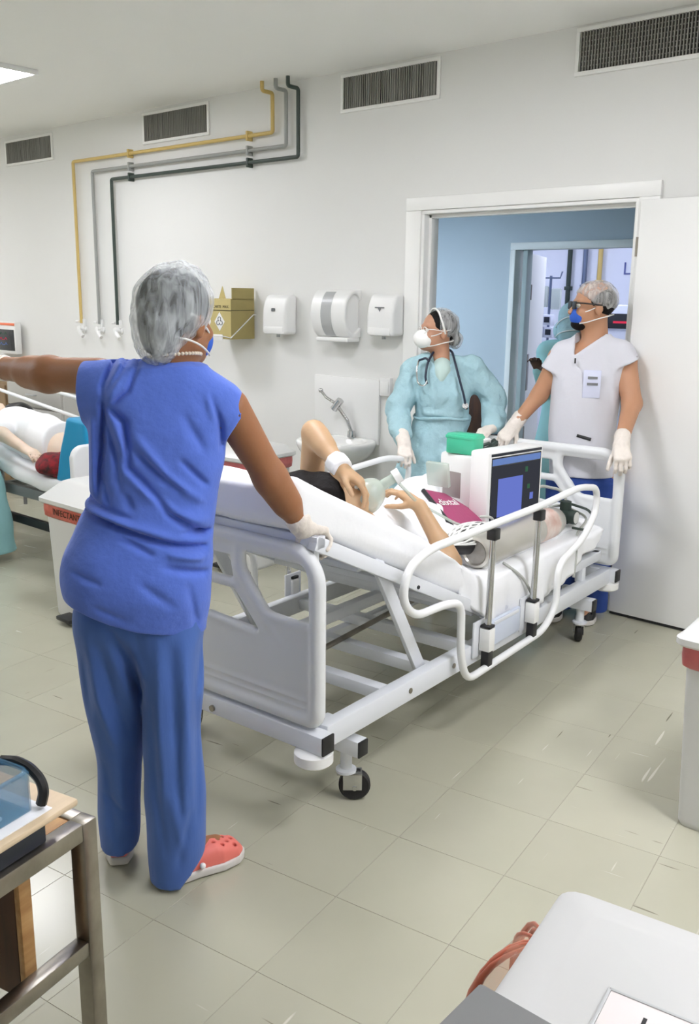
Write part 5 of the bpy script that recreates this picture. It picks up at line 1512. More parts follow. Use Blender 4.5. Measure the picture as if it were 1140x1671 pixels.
def beard_f(P):
    Q = (P - mh.astype(np.float32)) @ mR.astype(np.float32)
    return smax(ell(Q, (0, 0.050, -0.085), (0.045, 0.05, 0.032)), Q[:, 2] + 0.07, 0.01)
sdf('beard', beard_f, mh - 0.15, mh + 0.15, 0.005, M['hair'], man)
lb = G().box((-0.041, -0.003, -0.066), (0.041, 0.0, 0.066), 0.002, frame_m((0.013, -0.139, 1.205), (1, -0.06, 0), (0.0, -1, 0.0)) @ Matrix.Rotation(0, 4, 'X') if False else Matrix.Translation((0.013, -0.1395, 1.205))).build('chest_label', mat('pale_lavender_label', (212, 216, 236), 0.8), man)
for z, w_ in ((1.235, 0.030), (1.205, 0.034)):
    G().box((0.016 - w_ * 0.75, -0.1455, z - 0.006), (0.016 + w_ * 0.75, -0.142, z + 0.006)).build('printed_line', M['ink_grey'], lb)
G().cyl((-0.040, -0.139, 0.955), (0.028, -0.139, 0.938), 0.008, n=10).build('pen', M['black'], man)
G().box((-0.075, -0.128, 1.30), (-0.068, -0.118, 1.325)).build('zip_pull', M['black'], man)
glove_obj(man, (-0.346, -0.048, 0.982), (-0.45, -0.35, -0.55), (-0.1, 0.35, -0.9), 1, 1.05, (-0.325, -0.030, 1.015), 0.038, curl=(35, 42, 30))
glove_obj(man, (0.165, -0.302, 0.948), (0.10, -0.62, -0.55), (0.0, 0.55, -0.75), -1, 1.05, (0.168, -0.272, 0.98), 0.038, curl=(45, 50, 35))
for x in (-0.08, 0.088):
    clog(man, (x, 0.07), (x - 0.03, -0.19), M['black'])

# ---- two people mostly out of sight
def gowned(root, dx, m, skin, arm=None, head_f=(-1, -0.3, 0), H=1.58, wide=0.2, hem=0.23, bot=0.14):
    R = axes(head_f); h = np.array((dx, 0, H - 0.118))
    sh = H - 0.30
    arms = [[(dx + sg * 0.16, 0, sh), (dx + sg * 0.22, -0.02, sh - 0.24), (dx + sg * 0.20, -0.10, sh - 0.46)] for sg in (-1, 1)]
    if arm:
        arms[0] = arm
    def fb(P):
        d = head_d(P, h, R)
        d = smin(d, cap(P, (dx, 0.0, sh + 0.03), (dx, 0.01, H - 0.17), 0.055), 0.03)
        d = smin(d, stack(P, [(0.6, dx, 0, 0.13, 0.1), (1.0, dx, 0, 0.12, 0.09), (sh, dx, 0, 0.13, 0.08)]), 0.04)
        for a in arms:
            d = smin(d, chain(P, [(dx, 0, sh)] + a, [0.05, 0.045, 0.036, 0.026], 0.02), 0.03)
        for x in (dx - 0.08, dx + 0.08):
            d = smin(d, chain(P, [(x, 0, 0.7), (x, 0, 0.4), (x, 0.01, 0.07), (x + 0.02, -0.12, 0.045)], [0.075, 0.055, 0.04, 0.034], 0.02), 0.04)
        for a in arms:
            v = nrm(np.array(a[2]) - np.array(a[1]))
            d = smin(d, hand_d(P, a[2], v, (0.2, 0.3, -1), 1, 0.95), 0.02)
        return d
    sdf('body', fb, (dx - 0.45, -0.35, 0.0), (dx + 0.45, 0.2, H + 0.02), 0.009, skin, root)
    def fg(P):
        d = stack(P, [(0.03, dx, 0, hem, 0.15), (0.5, dx, 0, wide, 0.14), (0.95, dx, 0, 0.15, 0.125), (1.12, dx, 0, 0.155, 0.125), (sh - 0.02, dx, 0, 0.15, 0.10), (sh + 0.06, dx, 0, 0.09, 0.07)])
        d = smin(d, chain(P, [(dx - 0.14, 0, sh), (dx + 0.14, 0, sh)], [0.065, 0.065]), 0.03)
        for a in arms:
            d = smin(d, chain(P, a, [0.07, 0.062, 0.045], 0.02), 0.03)
        d = d - wob(P, 0.006, 16, 77)
        return smax(d, bot - P[:, 2], 0.01)
    sdf('gown', fg, (dx - 0.48, -0.3, 0.0), (dx + 0.48, 0.25, H - 0.1), 0.011, m, root)
    def fn(P):
        Q = (P - h.astype(np.float32)) @ R.astype(np.float32)
        return smax(smin(ell(Q, (0, -0.018, 0.040), (0.088, 0.108, 0.086)), ell(Q, (0, -0.01, -0.055), (0.094, 0.092, 0.11)), 0.04), Q[:, 1] - 0.06, 0.006)
    sdf('hair_net', fn, h - 0.18, h + 0.18, 0.008, M['gown'], root)
    add_mask(root, h, R, M['gown'], 1.18, 0.01)
    for x in (dx - 0.08, dx + 0.08):
        clog(root, (x, 0.06), (x + 0.03, -0.2), M['black'])
far = facing_root(-2.874, 5.30, 'person in teal gown half hidden behind the man in white, one dark hand raised')
gowned(far, 0.105, M['teal_gown'], M['skin_d'], arm=[(-0.03, 0, 1.26), (-0.03, -0.10, 1.06), (-0.075, -0.20, 1.17)], head_f=(-0.55, 0.83, 0))
side = facing_root(-5.22, 2.61, 'person in teal gown and black shoes cut off by the left edge')
gowned(side, -0.15, M['teal_gown'], M['skin_w'], head_f=(0, 1, 0), wide=0.335, hem=0.385, bot=0.05)

# ---- patient on the bed
po = np.array((-0.45, 0.95, 0.62))
pat = on_bed('person', 'person lying on the hospital bed, one bent arm over the dark hair', 'person', po)
ph = np.array((-0.335, 0.525, 0.905)); pR = axes((0.50, 0.50, 0.70), (-0.62, -0.42, 0.60)); psz = 0.95
pL = [(-0.565, 0.635, 0.80), (-0.502, 0.578, 1.125), (-0.330, 0.515, 1.030)]
pRt = [(-0.235, 0.70, 0.715), (-0.088, 0.868, 0.655), (-0.218, 0.849, 0.848)]
def pat_body(P):
    d = head_d(P, ph, pR, psz)
    d = smin(d, cap(P, (-0.345, 0.555, 0.86), (-0.40, 0.66, 0.775), 0.050, 0.055), 0.03)
    d = smin(d, chain(P, [(-0.55, 0.65, 0.77), (-0.26, 0.69, 0.735)], [0.06, 0.06]), 0.04)
    d = smin(d, chain(P, [(-0.41, 0.70, 0.735), (-0.44, 1.05, 0.63), (-0.46, 1.40, 0.62)], [0.12, 0.115, 0.115], 0.03), 0.06)
    d = smin(d, chain(P, pL, [0.050, 0.041, 0.028], 0.02), 0.03)
    d = smin(d, cap(P, (-0.47, 0.567, 1.11), (-0.43, 0.552, 1.085), 0.040, 0.037), 0.02)
    d = smin(d, chain(P, pRt[:2], [0.048, 0.039], 0.02), 0.03)
    d = smin(d, chain(P, pRt[1:], [0.038, 0.027], 0.02), 0.012)
    d = smin(d, cap(P, (-0.105, 0.866, 0.68), (-0.135, 0.862, 0.73), 0.039, 0.036), 0.012)
    d = smin(d, hand_d(P, (-0.325, 0.515, 1.025), (0.72, 0.32, -0.50), (-0.45, -0.25, -0.86), -1, 0.95, curl=(28, 26, 18), thumb=(0.5, 0.3)), 0.015)
    d = smin(d, hand_d(P, (-0.222, 0.849, 0.852), (-0.85, 0.05, 0.38), (-0.35, -0.1, -0.93), 1, 0.95, curls=[(24, 30, 22), (18, 26, 20), (20, 28, 20), (26, 30, 20)], thumb=(0.5, 0.55)), 0.012)
    for x in (-0.36, -0.58):
        d = smin(d, chain(P, [(x, 1.45, 0.62), (x - 0.03, 1.78, 0.63), (x - 0.02, 2.06, 0.60)], [0.075, 0.055, 0.04], 0.02), 0.04)
    return d
sdf('body', pat_body, (-0.72, 0.38, 0.45), (-0.03, 2.14, 1.18), 0.0048, M['skin_p'], pat, off=po)
eyes(pat, ph, pR, psz, off=po)
def pat_hair(P):
    Q = (P - ph.astype(np.float32)) @ pR.astype(np.float32) / psz
    d = ell(Q, (0, -0.022, 0.036), (0.084, 0.106, 0.092))
    d = smin(d, ell(Q, (-0.01, -0.07, 0.10), (0.085, 0.08, 0.11)), 0.05)
    d = d - wob(Q, 0.004, 60, 15)
    return smax(d, Q[:, 1] - 0.060 - 0.5 * (Q[:, 2] - 0.06), 0.012) * psz
sdf('hair', pat_hair, ph - 0.2, ph + 0.2, 0.005, M['hair'], pat, off=po)
def pat_shirt(P):
    d = chain(P, [(-0.41, 0.72, 0.735), (-0.44, 1.05, 0.63), (-0.46, 1.42, 0.62)], [0.128, 0.13, 0.13], 0.03)
    d = smin(d, chain(P, [(-0.55, 0.66, 0.77), (-0.25, 0.70, 0.735), (-0.20, 0.77, 0.695)], [0.065, 0.066, 0.058], 0.02), 0.05)
    d = d - wob(P, 0.006, 30, 8) - ridges(P, [((-0.40, 0.76, 0.87), (-0.30, 0.95, 0.76), 0.02, 0.012), ((-0.46, 0.8, 0.85), (-0.32, 0.95, 0.76), 0.018, 0.012), ((-0.33, 0.78, 0.82), (-0.22, 0.85, 0.74), 0.016, 0.012)])
    return smax(d, -cap(P, (-0.345, 0.55, 0.88), (-0.40, 0.67, 0.80), 0.075), 0.01)
sdf('patient_gown', pat_shirt, (-0.68, 0.54, 0.45), (-0.06, 1.6, 0.94), 0.007, M['linen'], pat, off=po)
def band_f(P):
    a = np.array(pL[1]); b = np.array(pL[2]); u = nrm(b - a)
    d = cap(P, a, b + u * 0.02, 0.048, 0.038)
    q = (P - b.astype(np.float32)) @ u.astype(np.float32)
    return smax(np.abs(q + 0.012) - 0.028, d, 0.006) - wob(P, 0.0012, 160, 2)
sdf('wrist_bandage', band_f, np.array(pL[2]) - 0.1, np.array(pL[2]) + 0.1, 0.004, M['linen'], pat, off=po)
om = sdf('oxygen_mask', mask_f(ph, pR, psz * 1.12, 0.02), ph - 0.22, ph + 0.24, 0.005, M['oxy'], pat, off=po)
c = at(ph, pR, (0, 0.135, -0.06), psz) - po
e = at(ph, pR, (0, 0.20, -0.075), psz) - po
G().cyl(c, e, 0.020, 0.017, 16).build('mask_valve', M['oxy'], om)
G().cyl(e, np.array(e) + (np.array(e) - np.array(c)) * 0.4, 0.026, n=16).build('valve_ring', M['white_plastic'], om)
tube_obj('mask_hose', [tuple(np.array(e)), (0.22, -0.10, 0.24), (0.12, 0.14, 0.16), (0.19, 0.26, 0.08), (0.22, 0.42, 0.04)], 0.006, M['oxy'], om, fil=0.06)

# ------------------------------------------------------------------ white pedal bins
def bin_(label, loc, rz, wx, wy, hb, top, bag, bagname, lidin=0.07, group=None, mt='bin'):
    """white pedal bin: footprint wx by wy (local x to the right, y away), body height hb, lid up to top"""
    t = thing('pedal_bin', label, 'waste bin', loc, rz, group)
    b = bmesh.new()
    def ring(z, ins, r=0.03, n=4):
        out = []
        for cx, cy, a0 in ((wx - ins - r, wy - ins - r, 0), (ins + r, wy - ins - r, pi / 2), (ins + r, ins + r, pi), (wx - ins - r, ins + r, 1.5 * pi)):
            for k in range(n + 1):
                a = a0 + k * pi / 2 / n
                out.append((cx + r * cos(a), cy + r * sin(a), z))
        return out
    def skin(rings, capped=True):
        g = G(); V = []; n = len(rings[0])
        for r_ in rings:
            V += r_
        F = [(i * n + k, i * n + (k + 1) % n, (i + 1) * n + (k + 1) % n, (i + 1) * n + k) for i in range(len(rings) - 1) for k in range(n)]
        if capped:
            F += [tuple(range(n - 1, -1, -1)), tuple((len(rings) - 1) * n + k for k in range(n))]
        return g.add(V, F)
    b.free()
    skin([ring(0.0, 0.035), ring(0.012, 0.03), ring(0.02, 0.03), ring(hb, 0.012)]).build('bin_body', M[mt], t, 50)
    if bag:
        g = skin([ring(hb - 0.075, 0.013), ring(hb - 0.068, 0.004), ring(hb - 0.035, 0.001), ring(hb - 0.006, 0.002), ring(hb - 0.002, 0.01)])
        g.build('bag_rim', M[bag], t, 50)
    skin([ring(hb - 0.004, -0.006), ring(hb + 0.004, -0.014), ring(hb + 0.022, -0.014), ring(hb + 0.030, -0.004), ring(top - 0.008, lidin), ring(top, lidin + 0.02)]).build('lid', M[mt], t, 40)
    G().box((wx / 2 - 0.06, -0.05, 0.02), (wx / 2 + 0.06, 0.03, 0.04), 0.006).build('pedal', M['black'], t)
    return t
bl = bin_('white pedal bin with red bag rim left of the nurse in blue', (-4.075, 2.385, 0), radians(-1), 0.44, 0.46, 0.59, 0.70, 'bag_red', '')
text('lettering', 'INFECTANTE', 0.045, M['wood_dark'], bl, Matrix.Translation((0.24, -0.0005, 0.553)) @ Matrix.Rotation(pi / 2, 4, 'X'), 0.0004)
bin_('tall white pedal bin with pink bag rim at the right edge', (-0.935, 2.61, 0), 0.0, 0.46, 0.46, 0.60, 0.785, 'bag_rose', '', lidin=0.10)
b3 = bin_('white bin with framed label plate in the bottom right corner', (-0.532, 0.86, 0), radians(8), 0.50, 0.40, 0.62, 0.66, None, '', lidin=0.028, mt='bin_dim')
LP = Matrix.Translation((0.20, 0.155, 0.6605))
G().box((-0.07, -0.045, 0), (0.10, 0.045, 0.003), 0.001, LP).build('label_plate', mat('faded_label', (220, 212, 210), 0.5), b3)
g = G()
g.box((-0.073, 0.042, 0), (0.103, 0.047, 0.0045), 0.001, LP).box((-0.073, -0.047, 0), (0.103, -0.042, 0.0045), 0.001, LP).box((-0.075, -0.047, 0), (-0.070, 0.047, 0.0045), 0.001, LP).box((0.098, -0.047, 0), (0.103, 0.047, 0.0045), 0.001, LP)
g.build('label_frame', M['grey_plastic'], b3)
text('lettering', 'LIXO', 0.055, M['black'], b3, LP @ Matrix.Translation((0.040, -0.004, 0.0032)), 0.0004)
bt = thing('bin_bag', 'translucent orange red bin bag bulging beside the bottom right bin', 'bin bag', (-0.58, 1.05, 0))
boff3 = (-0.58, 1.05, 0.0)
def bag_f(P):
    d = ell(P, (-0.575, 1.150, 0.47), (0.090, 0.165, 0.145))
    d = smin(d, ell(P, (-0.575, 1.12, 0.29), (0.045, 0.08, 0.29)), 0.06)
    return d - wob(P, 0.006, 45, 6)
sdf('bag_film', bag_f, (-0.74, 0.92, 0.0), (-0.45, 1.36, 0.72), 0.009, M['bag_clear'], bt, off=boff3)
g = G()
for k in range(6):
    a = -0.75 + 0.3 * k
    pts = []
    for i in range(12):
        u = i / 11
        ph_ = 0.1 + 2.3 * u
        x = -0.575 + 0.094 * cos(a + 0.35 * sin(4 * u + k)) * -1 * sin(ph_) ; y = 1.150 + 0.168 * sin(a + 0.3 * sin(3 * u + 2 * k)) * sin(ph_); z = 0.47 + 0.150 * cos(ph_)
        pts.append((x + 0.58, y - 1.05, z))
    g.tube(pts, 0.0038, n=6, radii=[0.002 + 0.004 * sin(pi * i / 11) for i in range(12)])
o = g.build('film_creases', M['bag_fold'], bt, 180); o['kind'] = 'stuff'
bin_('white bin with dark red rim standing between the bed and the sink', (-4.20, 3.50, 0), radians(4), 0.40, 0.42, 0.665, 0.735, 'bag_rose', '', lidin=0.03)

t = thing('metal_cabinet', 'plain grey metal cabinet top at the bottom edge beside the bin', 'cabinet', (-0.375, 0.70, 0))
G().box((-0.18, -0.24, 0.08), (0.19, 0.23, 0.70), 0.006).build('cabinet_body', M['grey_metal'], t)
G().box((-0.14, -0.2, 0.0), (0.15, 0.19, 0.082), 0.003).build('plinth', M['black'], t)

# ------------------------------------------------------------------ steel table and what lies on it
TO = Vector((-1.209, 0.772, 0)); TZ = radians(12)
TM = Matrix.Translation(TO) @ Matrix.Rotation(TZ, 4, 'Z')
t = thing('steel_table', 'worn steel frame table with wooden top in the bottom left corner', 'table', TO, TZ)
for x, y in ((-0.016, -0.016), (-0.016, -0.50), (-0.90, -0.016), (-0.90, -0.50)):
    G().box((x - 0.016, y - 0.016, 0), (x + 0.016, y + 0.016, 0.752), 0.003).build('leg', M['steel'], t)
for a, b in (((-0.016, -0.03, 0.737), (-0.016, -0.49, 0.737)), ((-0.90, -0.03, 0.737), (-0.90, -0.49, 0.737)), ((-0.03, -0.016, 0.737), (-0.89, -0.016, 0.737)), ((-0.03, -0.50, 0.737), (-0.89, -0.50, 0.737))):
    G().bar(a, b, 0.03, 0.032, bev=0.003).build('top_rail', M['steel'], t)
for a, b in (((-0.016, -0.03, 0.517), (-0.016, -0.49, 0.517)), ((-0.90, -0.03, 0.517), (-0.90, -0.49, 0.517))):
    r = G().bar(a, b, 0.028, 0.028, bev=0.003).build('lower_rail', M['steel'], t)
    G().cyl(Vector(a).lerp(Vector(b), 0.45) + Vector((0.013, 0, 0)), Vector(a).lerp(Vector(b), 0.45) + Vector((0.016, 0, 0)), 0.006, n=8).build('rivet', M['black'], r)
G().box((-0.885, -0.485, 0.738), (-0.032, -0.032, 0.7515), 0.002).build('table_top', M['wood'], t)
G().box((-0.62, -0.125, 0.46), (-0.065, -0.10, 0.722), 0.002).build('under_board', M['wood_dark'], t)
G().box((-0.065, -0.125, 0.462), (-0.052, -0.10, 0.722), 0.002).build('board_edge', M['wood'], t)

def on_table(name, label, cat, l):
    return thing(name, label, cat, TM @ Vector(l), TZ)
t = on_table('storage_box', 'dark navy flat box under the pale board on the steel table', 'box', (-0.30, -0.24, 0.7535))
G().box((-0.22, -0.22, 0), (0.286, 0.145, 0.042), 0.003).build('box_body', M['navy'], t)
t = on_table('clipboard', 'pale wooden board with white paper lying on the navy box', 'clipboard', (-0.20, -0.22, 0.796))
G().box((-0.30, -0.22, 0.0), (0.205, 0.178, 0.012), 0.004).build('board', M['wood_light'], t)
G().box((-0.28, -0.20, 0.0122), (0.192, 0.135, 0.0145), 0.0005).build('paper_sheets', M['paper'], t)
t = on_table('tray', 'blue translucent plastic tray with white packets at the left edge', 'tray', (-0.20, -0.22, 0.8112))
def wall_box(lo, hi, th, m, par, name):
    g = G()
    g.box((lo[0], lo[1], lo[2]), (hi[0], lo[1] + th, hi[2]), 0.001).box((lo[0], hi[1] - th, lo[2]), (hi[0], hi[1], hi[2]), 0.001)
    g.box((lo[0], lo[1] + th, lo[2]), (lo[0] + th, hi[1] - th, hi[2]), 0.001).box((hi[0] - th, lo[1] + th, lo[2]), (hi[0], hi[1] - th, hi[2]), 0.001)
    g.box((lo[0] + th, lo[1] + th, lo[2]), (hi[0] - th, hi[1] - th, lo[2] + th))
    return g.build(name, m, par)
wall_box((-0.24, -0.16, 0), (0.172, 0.112, 0.068), 0.003, M['tray'], t, 'tray_shell')
G().tube([(-0.24, -0.16, 0.068), (0.172, -0.16, 0.068), (0.172, 0.112, 0.068), (-0.24, 0.112, 0.068)], 0.0035, closed=True, fil=0.02, n=8).build('tray_rim', M['tray'], t)
G().box((0.06, -0.155, 0.003), (0.063, 0.108, 0.055)).build('divider', M['tray'], t)
t2 = on_table('paper_packet', 'white paper packet lying inside the blue tray', 'packet', (-0.20, -0.22, 0.8145))
G().box((-0.02, -0.02, 0.0), (0.055, 0.09, 0.025), 0.006, Matrix.Rotation(0.2, 4, 'Z')).build('packet_paper', M['paper'], t2)
t2 = on_table('paper_packet', 'thin white packet lying flat in the right end of the blue tray', 'packet', (-0.085, -0.21, 0.8145))
G().box((-0.04, -0.06, 0.0), (0.04, 0.06, 0.006), 0.002, Matrix.Rotation(-0.1, 4, 'Z')).build('packet_paper', M['paper'], t2)
t = on_table('strap', 'black strap standing behind the blue tray on the steel table', 'strap', (-0.075, -0.085, 0.8095))
G().tube([(-0.03, -0.008, 0.060), (0.0, -0.006, 0.066), (0.03, -0.006, 0.062), (0.052, -0.006, 0.048), (0.058, -0.006, 0.028), (0.054, -0.010, 0.008)], 0.0085, n=8, fil=0.01).build('strap_band', M['black'], t)
t = on_table('bottle', 'small black rounded bottle at the left edge behind the blue tray', 'bottle', (-0.178, -0.078, 0.8085))
G().lathe([(0.020, 0.0), (0.022, 0.004), (0.022, 0.03), (0.027, 0.045), (0.032, 0.06), (0.032, 0.075), (0.022, 0.09), (0.012, 0.096)], 20).build('bottle_body', M['black'], t)
G().cyl((0, 0, 0.094), (0, 0, 0.104), 0.010, n=14).build('cap', M['rubber'], t)

# ------------------------------------------------------------------ left side: second bed, its patient, cabinets, monitor
lb_ = thing('stretcher_bed', 'white stretcher bed with lying patient at the left edge', 'hospital bed', (-4.25, 2.95, 0), 0)
lo = Vector((-4.25, 2.95, 0))
def L2(x, y, z):
    return (x - lo.x, y - lo.y, z)
for y in (2.82, 3.28):
    G().bar(L2(-6.35, y, 0.44), L2(-4.28, y, 0.44), 0.04, 0.06).build('frame_rail', M['grey_metal'], lb_)
    for x in (-6.1, -4.5):
        G().cyl(L2(x, y, 0.09), L2(x, y, 0.42), 0.018, n=10).build('leg', M['grey_metal'], lb_)
        c = G().lathe([(0.02, -0.014), (0.045, -0.014), (0.05, 0.0), (0.045, 0.014), (0.02, 0.014)], 18, Matrix.Translation(L2(x, y, 0.05)) @ Matrix.Rotation(pi / 2, 4, 'X')).build('wheel', M['rubber'], lb_)
for x in (-6.1, -5.3, -4.6):
    G().bar(L2(x, 2.82, 0.43), L2(x, 3.28, 0.43), 0.04, 0.04).build('cross_member', M['grey_metal'], lb_)
G().bar(L2(-5.9, 2.84, 0.25), L2(-4.6, 2.84, 0.25), 0.03, 0.05).build('lower_rail', M['black'], lb_)
def fp(P):
    q = np.stack([np.abs(P[:, 1] - 0.02) - 0.30, P[:, 2] - 0.75, P[:, 2]], 1)
    d2 = np.hypot(np.maximum(np.abs(P[:, 1] - 0.03) - 0.24, 0), np.maximum(np.abs(P[:, 2] - 0.59) - 0.15, 0)) - 0.075
    return smax(d2, np.abs(P[:, 0] - 0.02) - 0.022, 0.012)
sdf('foot_panel', fp, (-0.05, -0.36, 0.3), (0.09, 0.42, 0.86), 0.010, M['bed_panel'], lb_)
for k, (za, zb_) in enumerate(((1.045, 0.945), (0.985, 0.855))):
    pass
G().tube([L2(-6.25, 3.31, 0.62), L2(-6.25, 3.31, 1.06), L2(-4.95, 3.31, 0.93), L2(-4.95, 3.31, 0.55)], 0.013, fil=0.06, n=10).build('guard_rail', M['rail'], lb_)
G().tube([L2(-6.25, 3.31, 0.95), L2(-4.95, 3.31, 0.80)], 0.012, n=10).build('guard_bar', M['rail'], lb_)
tm = thing('mattress', 'white sheeted mattress of the far left bed', 'mattress', (-5.3, 2.95, 0.47))
def lm(P):
    X = P[:, 0]
    zb = 0.475 + np.maximum(-(X + 4.75), 0) * 0.13
    q = np.stack([np.abs(X + 5.32) - 1.0, np.abs(P[:, 1] - 3.05) - 0.27, np.abs(P[:, 2] - zb - 0.045) - 0.045], 1) + 0.03
    return np.linalg.norm(np.maximum(q, 0), axis=1) + np.minimum(q.max(1), 0) - 0.03 - wob(P, 0.004, 18, 4)
sdf('sheeted_pad', lm, (-6.4, 2.5, 0.42), (-4.25, 3.4, 1.0), 0.016, M['linen'], tm, off=(-5.3, 2.95, 0.47))
lp = thing('person', 'person in white shirt and red printed shorts lying on the far left bed', 'person', (-4.9, 2.95, 0.58))
lpo = np.array((-4.9, 2.95, 0.58))
lh = np.array((-5.74, 3.08, 0.80)); lR = axes((0.2, -0.35, 0.9), (-0.9, 0, 0.3))
def lp_body(P):
    d = head_d(P, lh, lR, 1.0)
    d = smin(d, cap(P, (-5.65, 3.08, 0.77), (-5.5, 3.06, 0.73), 0.055), 0.03)
    d = smin(d, chain(P, [(-5.42, 3.05, 0.735), (-5.05, 3.03, 0.68), (-4.74, 3.01, 0.645), (-4.56, 3.0, 0.64)], [0.13, 0.125, 0.125, 0.12], 0.03), 0.05)
    d = smin(d, chain(P, [(-5.46, 2.88, 0.80), (-5.16, 2.80, 0.765), (-4.93, 2.80, 0.71)], [0.055, 0.042, 0.03], 0.02), 0.03)
    d = smin(d, hand_d(P, (-4.92, 2.80, 0.705), (1, 0, -0.15), (0.0, 0.2, -1), 1, 0.95), 0.015)
    return smin(d, chain(P, [(-5.4, 3.22, 0.74), (-5.05, 3.26, 0.68), (-4.80, 3.24, 0.65)], [0.055, 0.042, 0.03], 0.02), 0.03)
sdf('body', lp_body, (-5.95, 2.6, 0.45), (-4.4, 3.36, 1.02), 0.009, M['skin_l'], lp, off=lpo)
def lp_hair(P):
    Q = (P - lh.astype(np.float32)) @ lR.astype(np.float32)
    return smax(ell(Q, (0, -0.02, 0.036), (0.083, 0.103, 0.09)), Q[:, 1] - 0.05, 0.01)
sdf('hair', lp_hair, lh - 0.17, lh + 0.17, 0.009, M['hair'], lp, off=lpo)
def lp_shirt(P):
    d = chain(P, [(-5.44, 3.05, 0.75), (-5.08, 3.03, 0.715), (-4.86, 3.02, 0.70)], [0.145, 0.150, 0.145], 0.03)
    d = smin(d, chain(P, [(-5.40, 2.92, 0.78), (-5.22, 2.84, 0.775)], [0.075, 0.065]), 0.03)
    return smax(d, P[:, 0] + 4.85 + (P[:, 2] - 0.72) * 0.3, 0.01) - wob(P, 0.005, 24, 3)
sdf('t_shirt', lp_shirt, (-5.66, 2.66, 0.5), (-4.75, 3.28, 1.0), 0.011, M['tshirt'], lp, off=lpo)
def lp_shorts(P):
    d = ell(P, (-4.68, 2.89, 0.63), (0.15, 0.14, 0.085))
    return d - wob(P, 0.007, 40, 5)
sdf('shorts', lp_shorts, (-4.90, 2.66, 0.48), (-4.46, 3.12, 0.8), 0.01, M['red_print'], lp, off=lpo)
t = thing('leg_cushion', 'bright blue vinyl cushion standing behind the white foot panel at left', 'cushion', (-4.42, 2.95, 0.0))
def wedge(P):
    X, Y_, Z = P[:, 0], P[:, 1], P[:, 2]
    d2 = poly2d(X, Z, [(-4.585, 0.575), (-4.455, 0.915), (-4.29, 0.915), (-4.285, 0.575)]) - 0.02
    return smax(d2, np.abs(Y_ - 3.00) - 0.21, 0.03) - wob(P, 0.003, 20, 2)
sdf('vinyl_cover', wedge, (-4.64, 2.74, 0.50), (-4.22, 3.26, 0.99), 0.009, M['blue_pad'], t, off=(-4.42, 2.95, 0))

t = thing('chair', 'dark brown backed chair in the corridor behind the person in aqua gown', 'chair', (-3.62, 5.62, 0))
G().box((-0.21, -0.02, 0.62), (0.21, 0.02, 0.98), 0.012).build('backrest', M['wood_dark'], t)
G().box((-0.22, -0.42, 0.42), (0.22, 0.0, 0.47), 0.012).build('seat', M['grey_metal'], t)
for sx in (-0.19, 0.19):
    G().box((sx - 0.014, -0.014, 0.0), (sx + 0.014, 0.014, 0.64), 0.003).build('leg', M['grey_metal'], t)
    G().box((sx - 0.014, -0.40, 0.0), (sx + 0.014, -0.372, 0.42), 0.003).build('leg', M['grey_metal'], t)
t = thing('bedside_cabinet', 'light grey drawer cabinet against the back wall at left', 'cabinet', (-6.80, 4.19, 0))
G().box((-0.40, -0.20, 0.08), (0.42, 0.225, 0.90), 0.006).build('carcass', M['grey_cab'], t)
for k in range(4):
    z = 0.11 + k * 0.195
    d = G().box((-0.385, -0.222, z), (0.405, -0.2, z + 0.18), 0.005).build('drawer', M['grey_cab'], t)
    G().tube([(-0.06, -0.222, z + 0.1), (-0.06, -0.25, z + 0.1), (0.06, -0.25, z + 0.1), (0.06, -0.222, z + 0.1)], 0.006, n=8, fil=0.01).build('drawer_handle', M['grey_plastic'], d)
G().box((-0.38, -0.18, 0.0), (0.4, 0.2, 0.08)).build('plinth', M['grey_metal'], t)
t = thing('wooden_locker', 'tan brown wooden locker beside the grey drawer cabinet', 'cabinet', (-7.65, 4.19, 0))
G().box((-0.42, -0.20, 0.0), (0.43, 0.225, 0.865), 0.006).build('carcass', M['brown_board'], t)
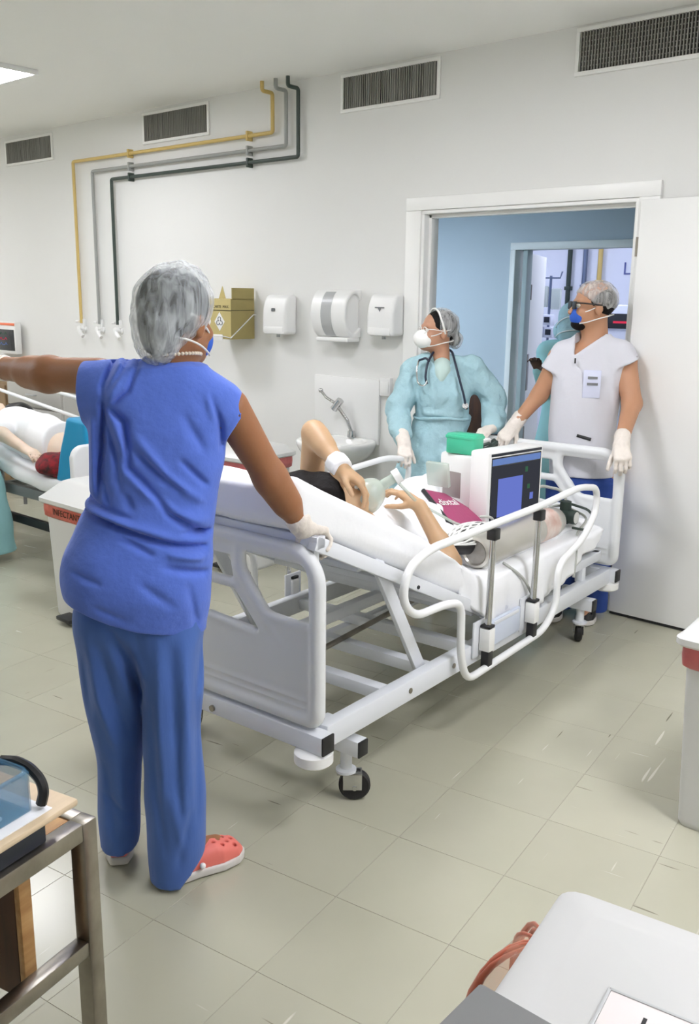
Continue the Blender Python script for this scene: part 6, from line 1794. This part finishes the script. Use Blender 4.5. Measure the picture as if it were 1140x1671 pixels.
for x in (-0.41, 0.01):
    d = G().box((x, -0.218, 0.05), (x + 0.40, -0.2, 0.84), 0.004).build('door', M['brown_board'], t)
    G().sph((x + (0.36 if x < 0 else 0.04), -0.23, 0.5), 0.014, 10, 8).build('door_knob', M['grey_plastic'], d)
t = thing('stool', 'low grey box stool under the black bag behind the stretcher bed', 'stool', (-6.62, 3.74, 0.0))
G().box((-0.22, -0.13, 0.52), (0.22, 0.13, 0.56), 0.01).build('seat', M['grey_cab'], t)
for sx in (-0.18, 0.18):
    for sy in (-0.1, 0.1):
        G().cyl((sx, sy, 0), (sx, sy, 0.53), 0.014, n=10).build('leg', M['grey_metal'], t)
t = thing('hand_bag', 'small black bag lying in front of the brown locker', 'bag', (-6.62, 3.74, 0.0))
def bagf(P):
    return ell(P, (0, 0, 0.655), (0.19, 0.10, 0.115)) - wob(P, 0.008, 24, 9)
sdf('bag_body', bagf, (-0.24, -0.16, 0.5), (0.24, 0.16, 0.82), 0.012, M['black'], t)

t = thing('vital_monitor', 'patient monitor with orange top strip and black screen on the wall at far left', 'monitor', (-7.84, WY, 1.06))
G().box((-0.20, -0.09, 0.0), (0.20, -0.03, 0.285), 0.012).build('housing', M['white_plastic'], t)
G().box((-0.19, -0.095, 0.25), (0.19, -0.085, 0.272), 0.004).build('alarm_strip', mat('orange_strip', (236, 120, 80), 0.4), t)
s = G().box((-0.18, -0.095, 0.03), (0.175, -0.088, 0.215), 0.003).build('screen', M['screen'], t)
for z, m in ((0.17, 'scr_green'), (0.125, 'scr_red'), (0.08, 'scr_lite')):
    G().tube([(-0.16 + 0.02 * i, -0.0965, z + (0.02 if i % 4 == 2 else 0)) for i in range(12)], 0.0018, n=5).build('waveform', M[m], s)
G().box((-0.05, -0.04, 0.05), (0.05, 0.0, 0.2), 0.004).build('wall_bracket', M['grey_plastic'], t)

# ------------------------------------------------------------------ finish: every text becomes a mesh
dg = bpy.context.evaluated_depsgraph_get()
for o in [o for o in COL.objects if o.type == 'FONT']:
    me = bpy.data.meshes.new_from_object(o.evaluated_get(dg))
    n = bpy.data.objects.new('lettering', me)
    COL.objects.link(n)
    n.parent = o.parent
    n.matrix_local = o.matrix_local.copy()
    nm = o.data
    bpy.data.objects.remove(o)
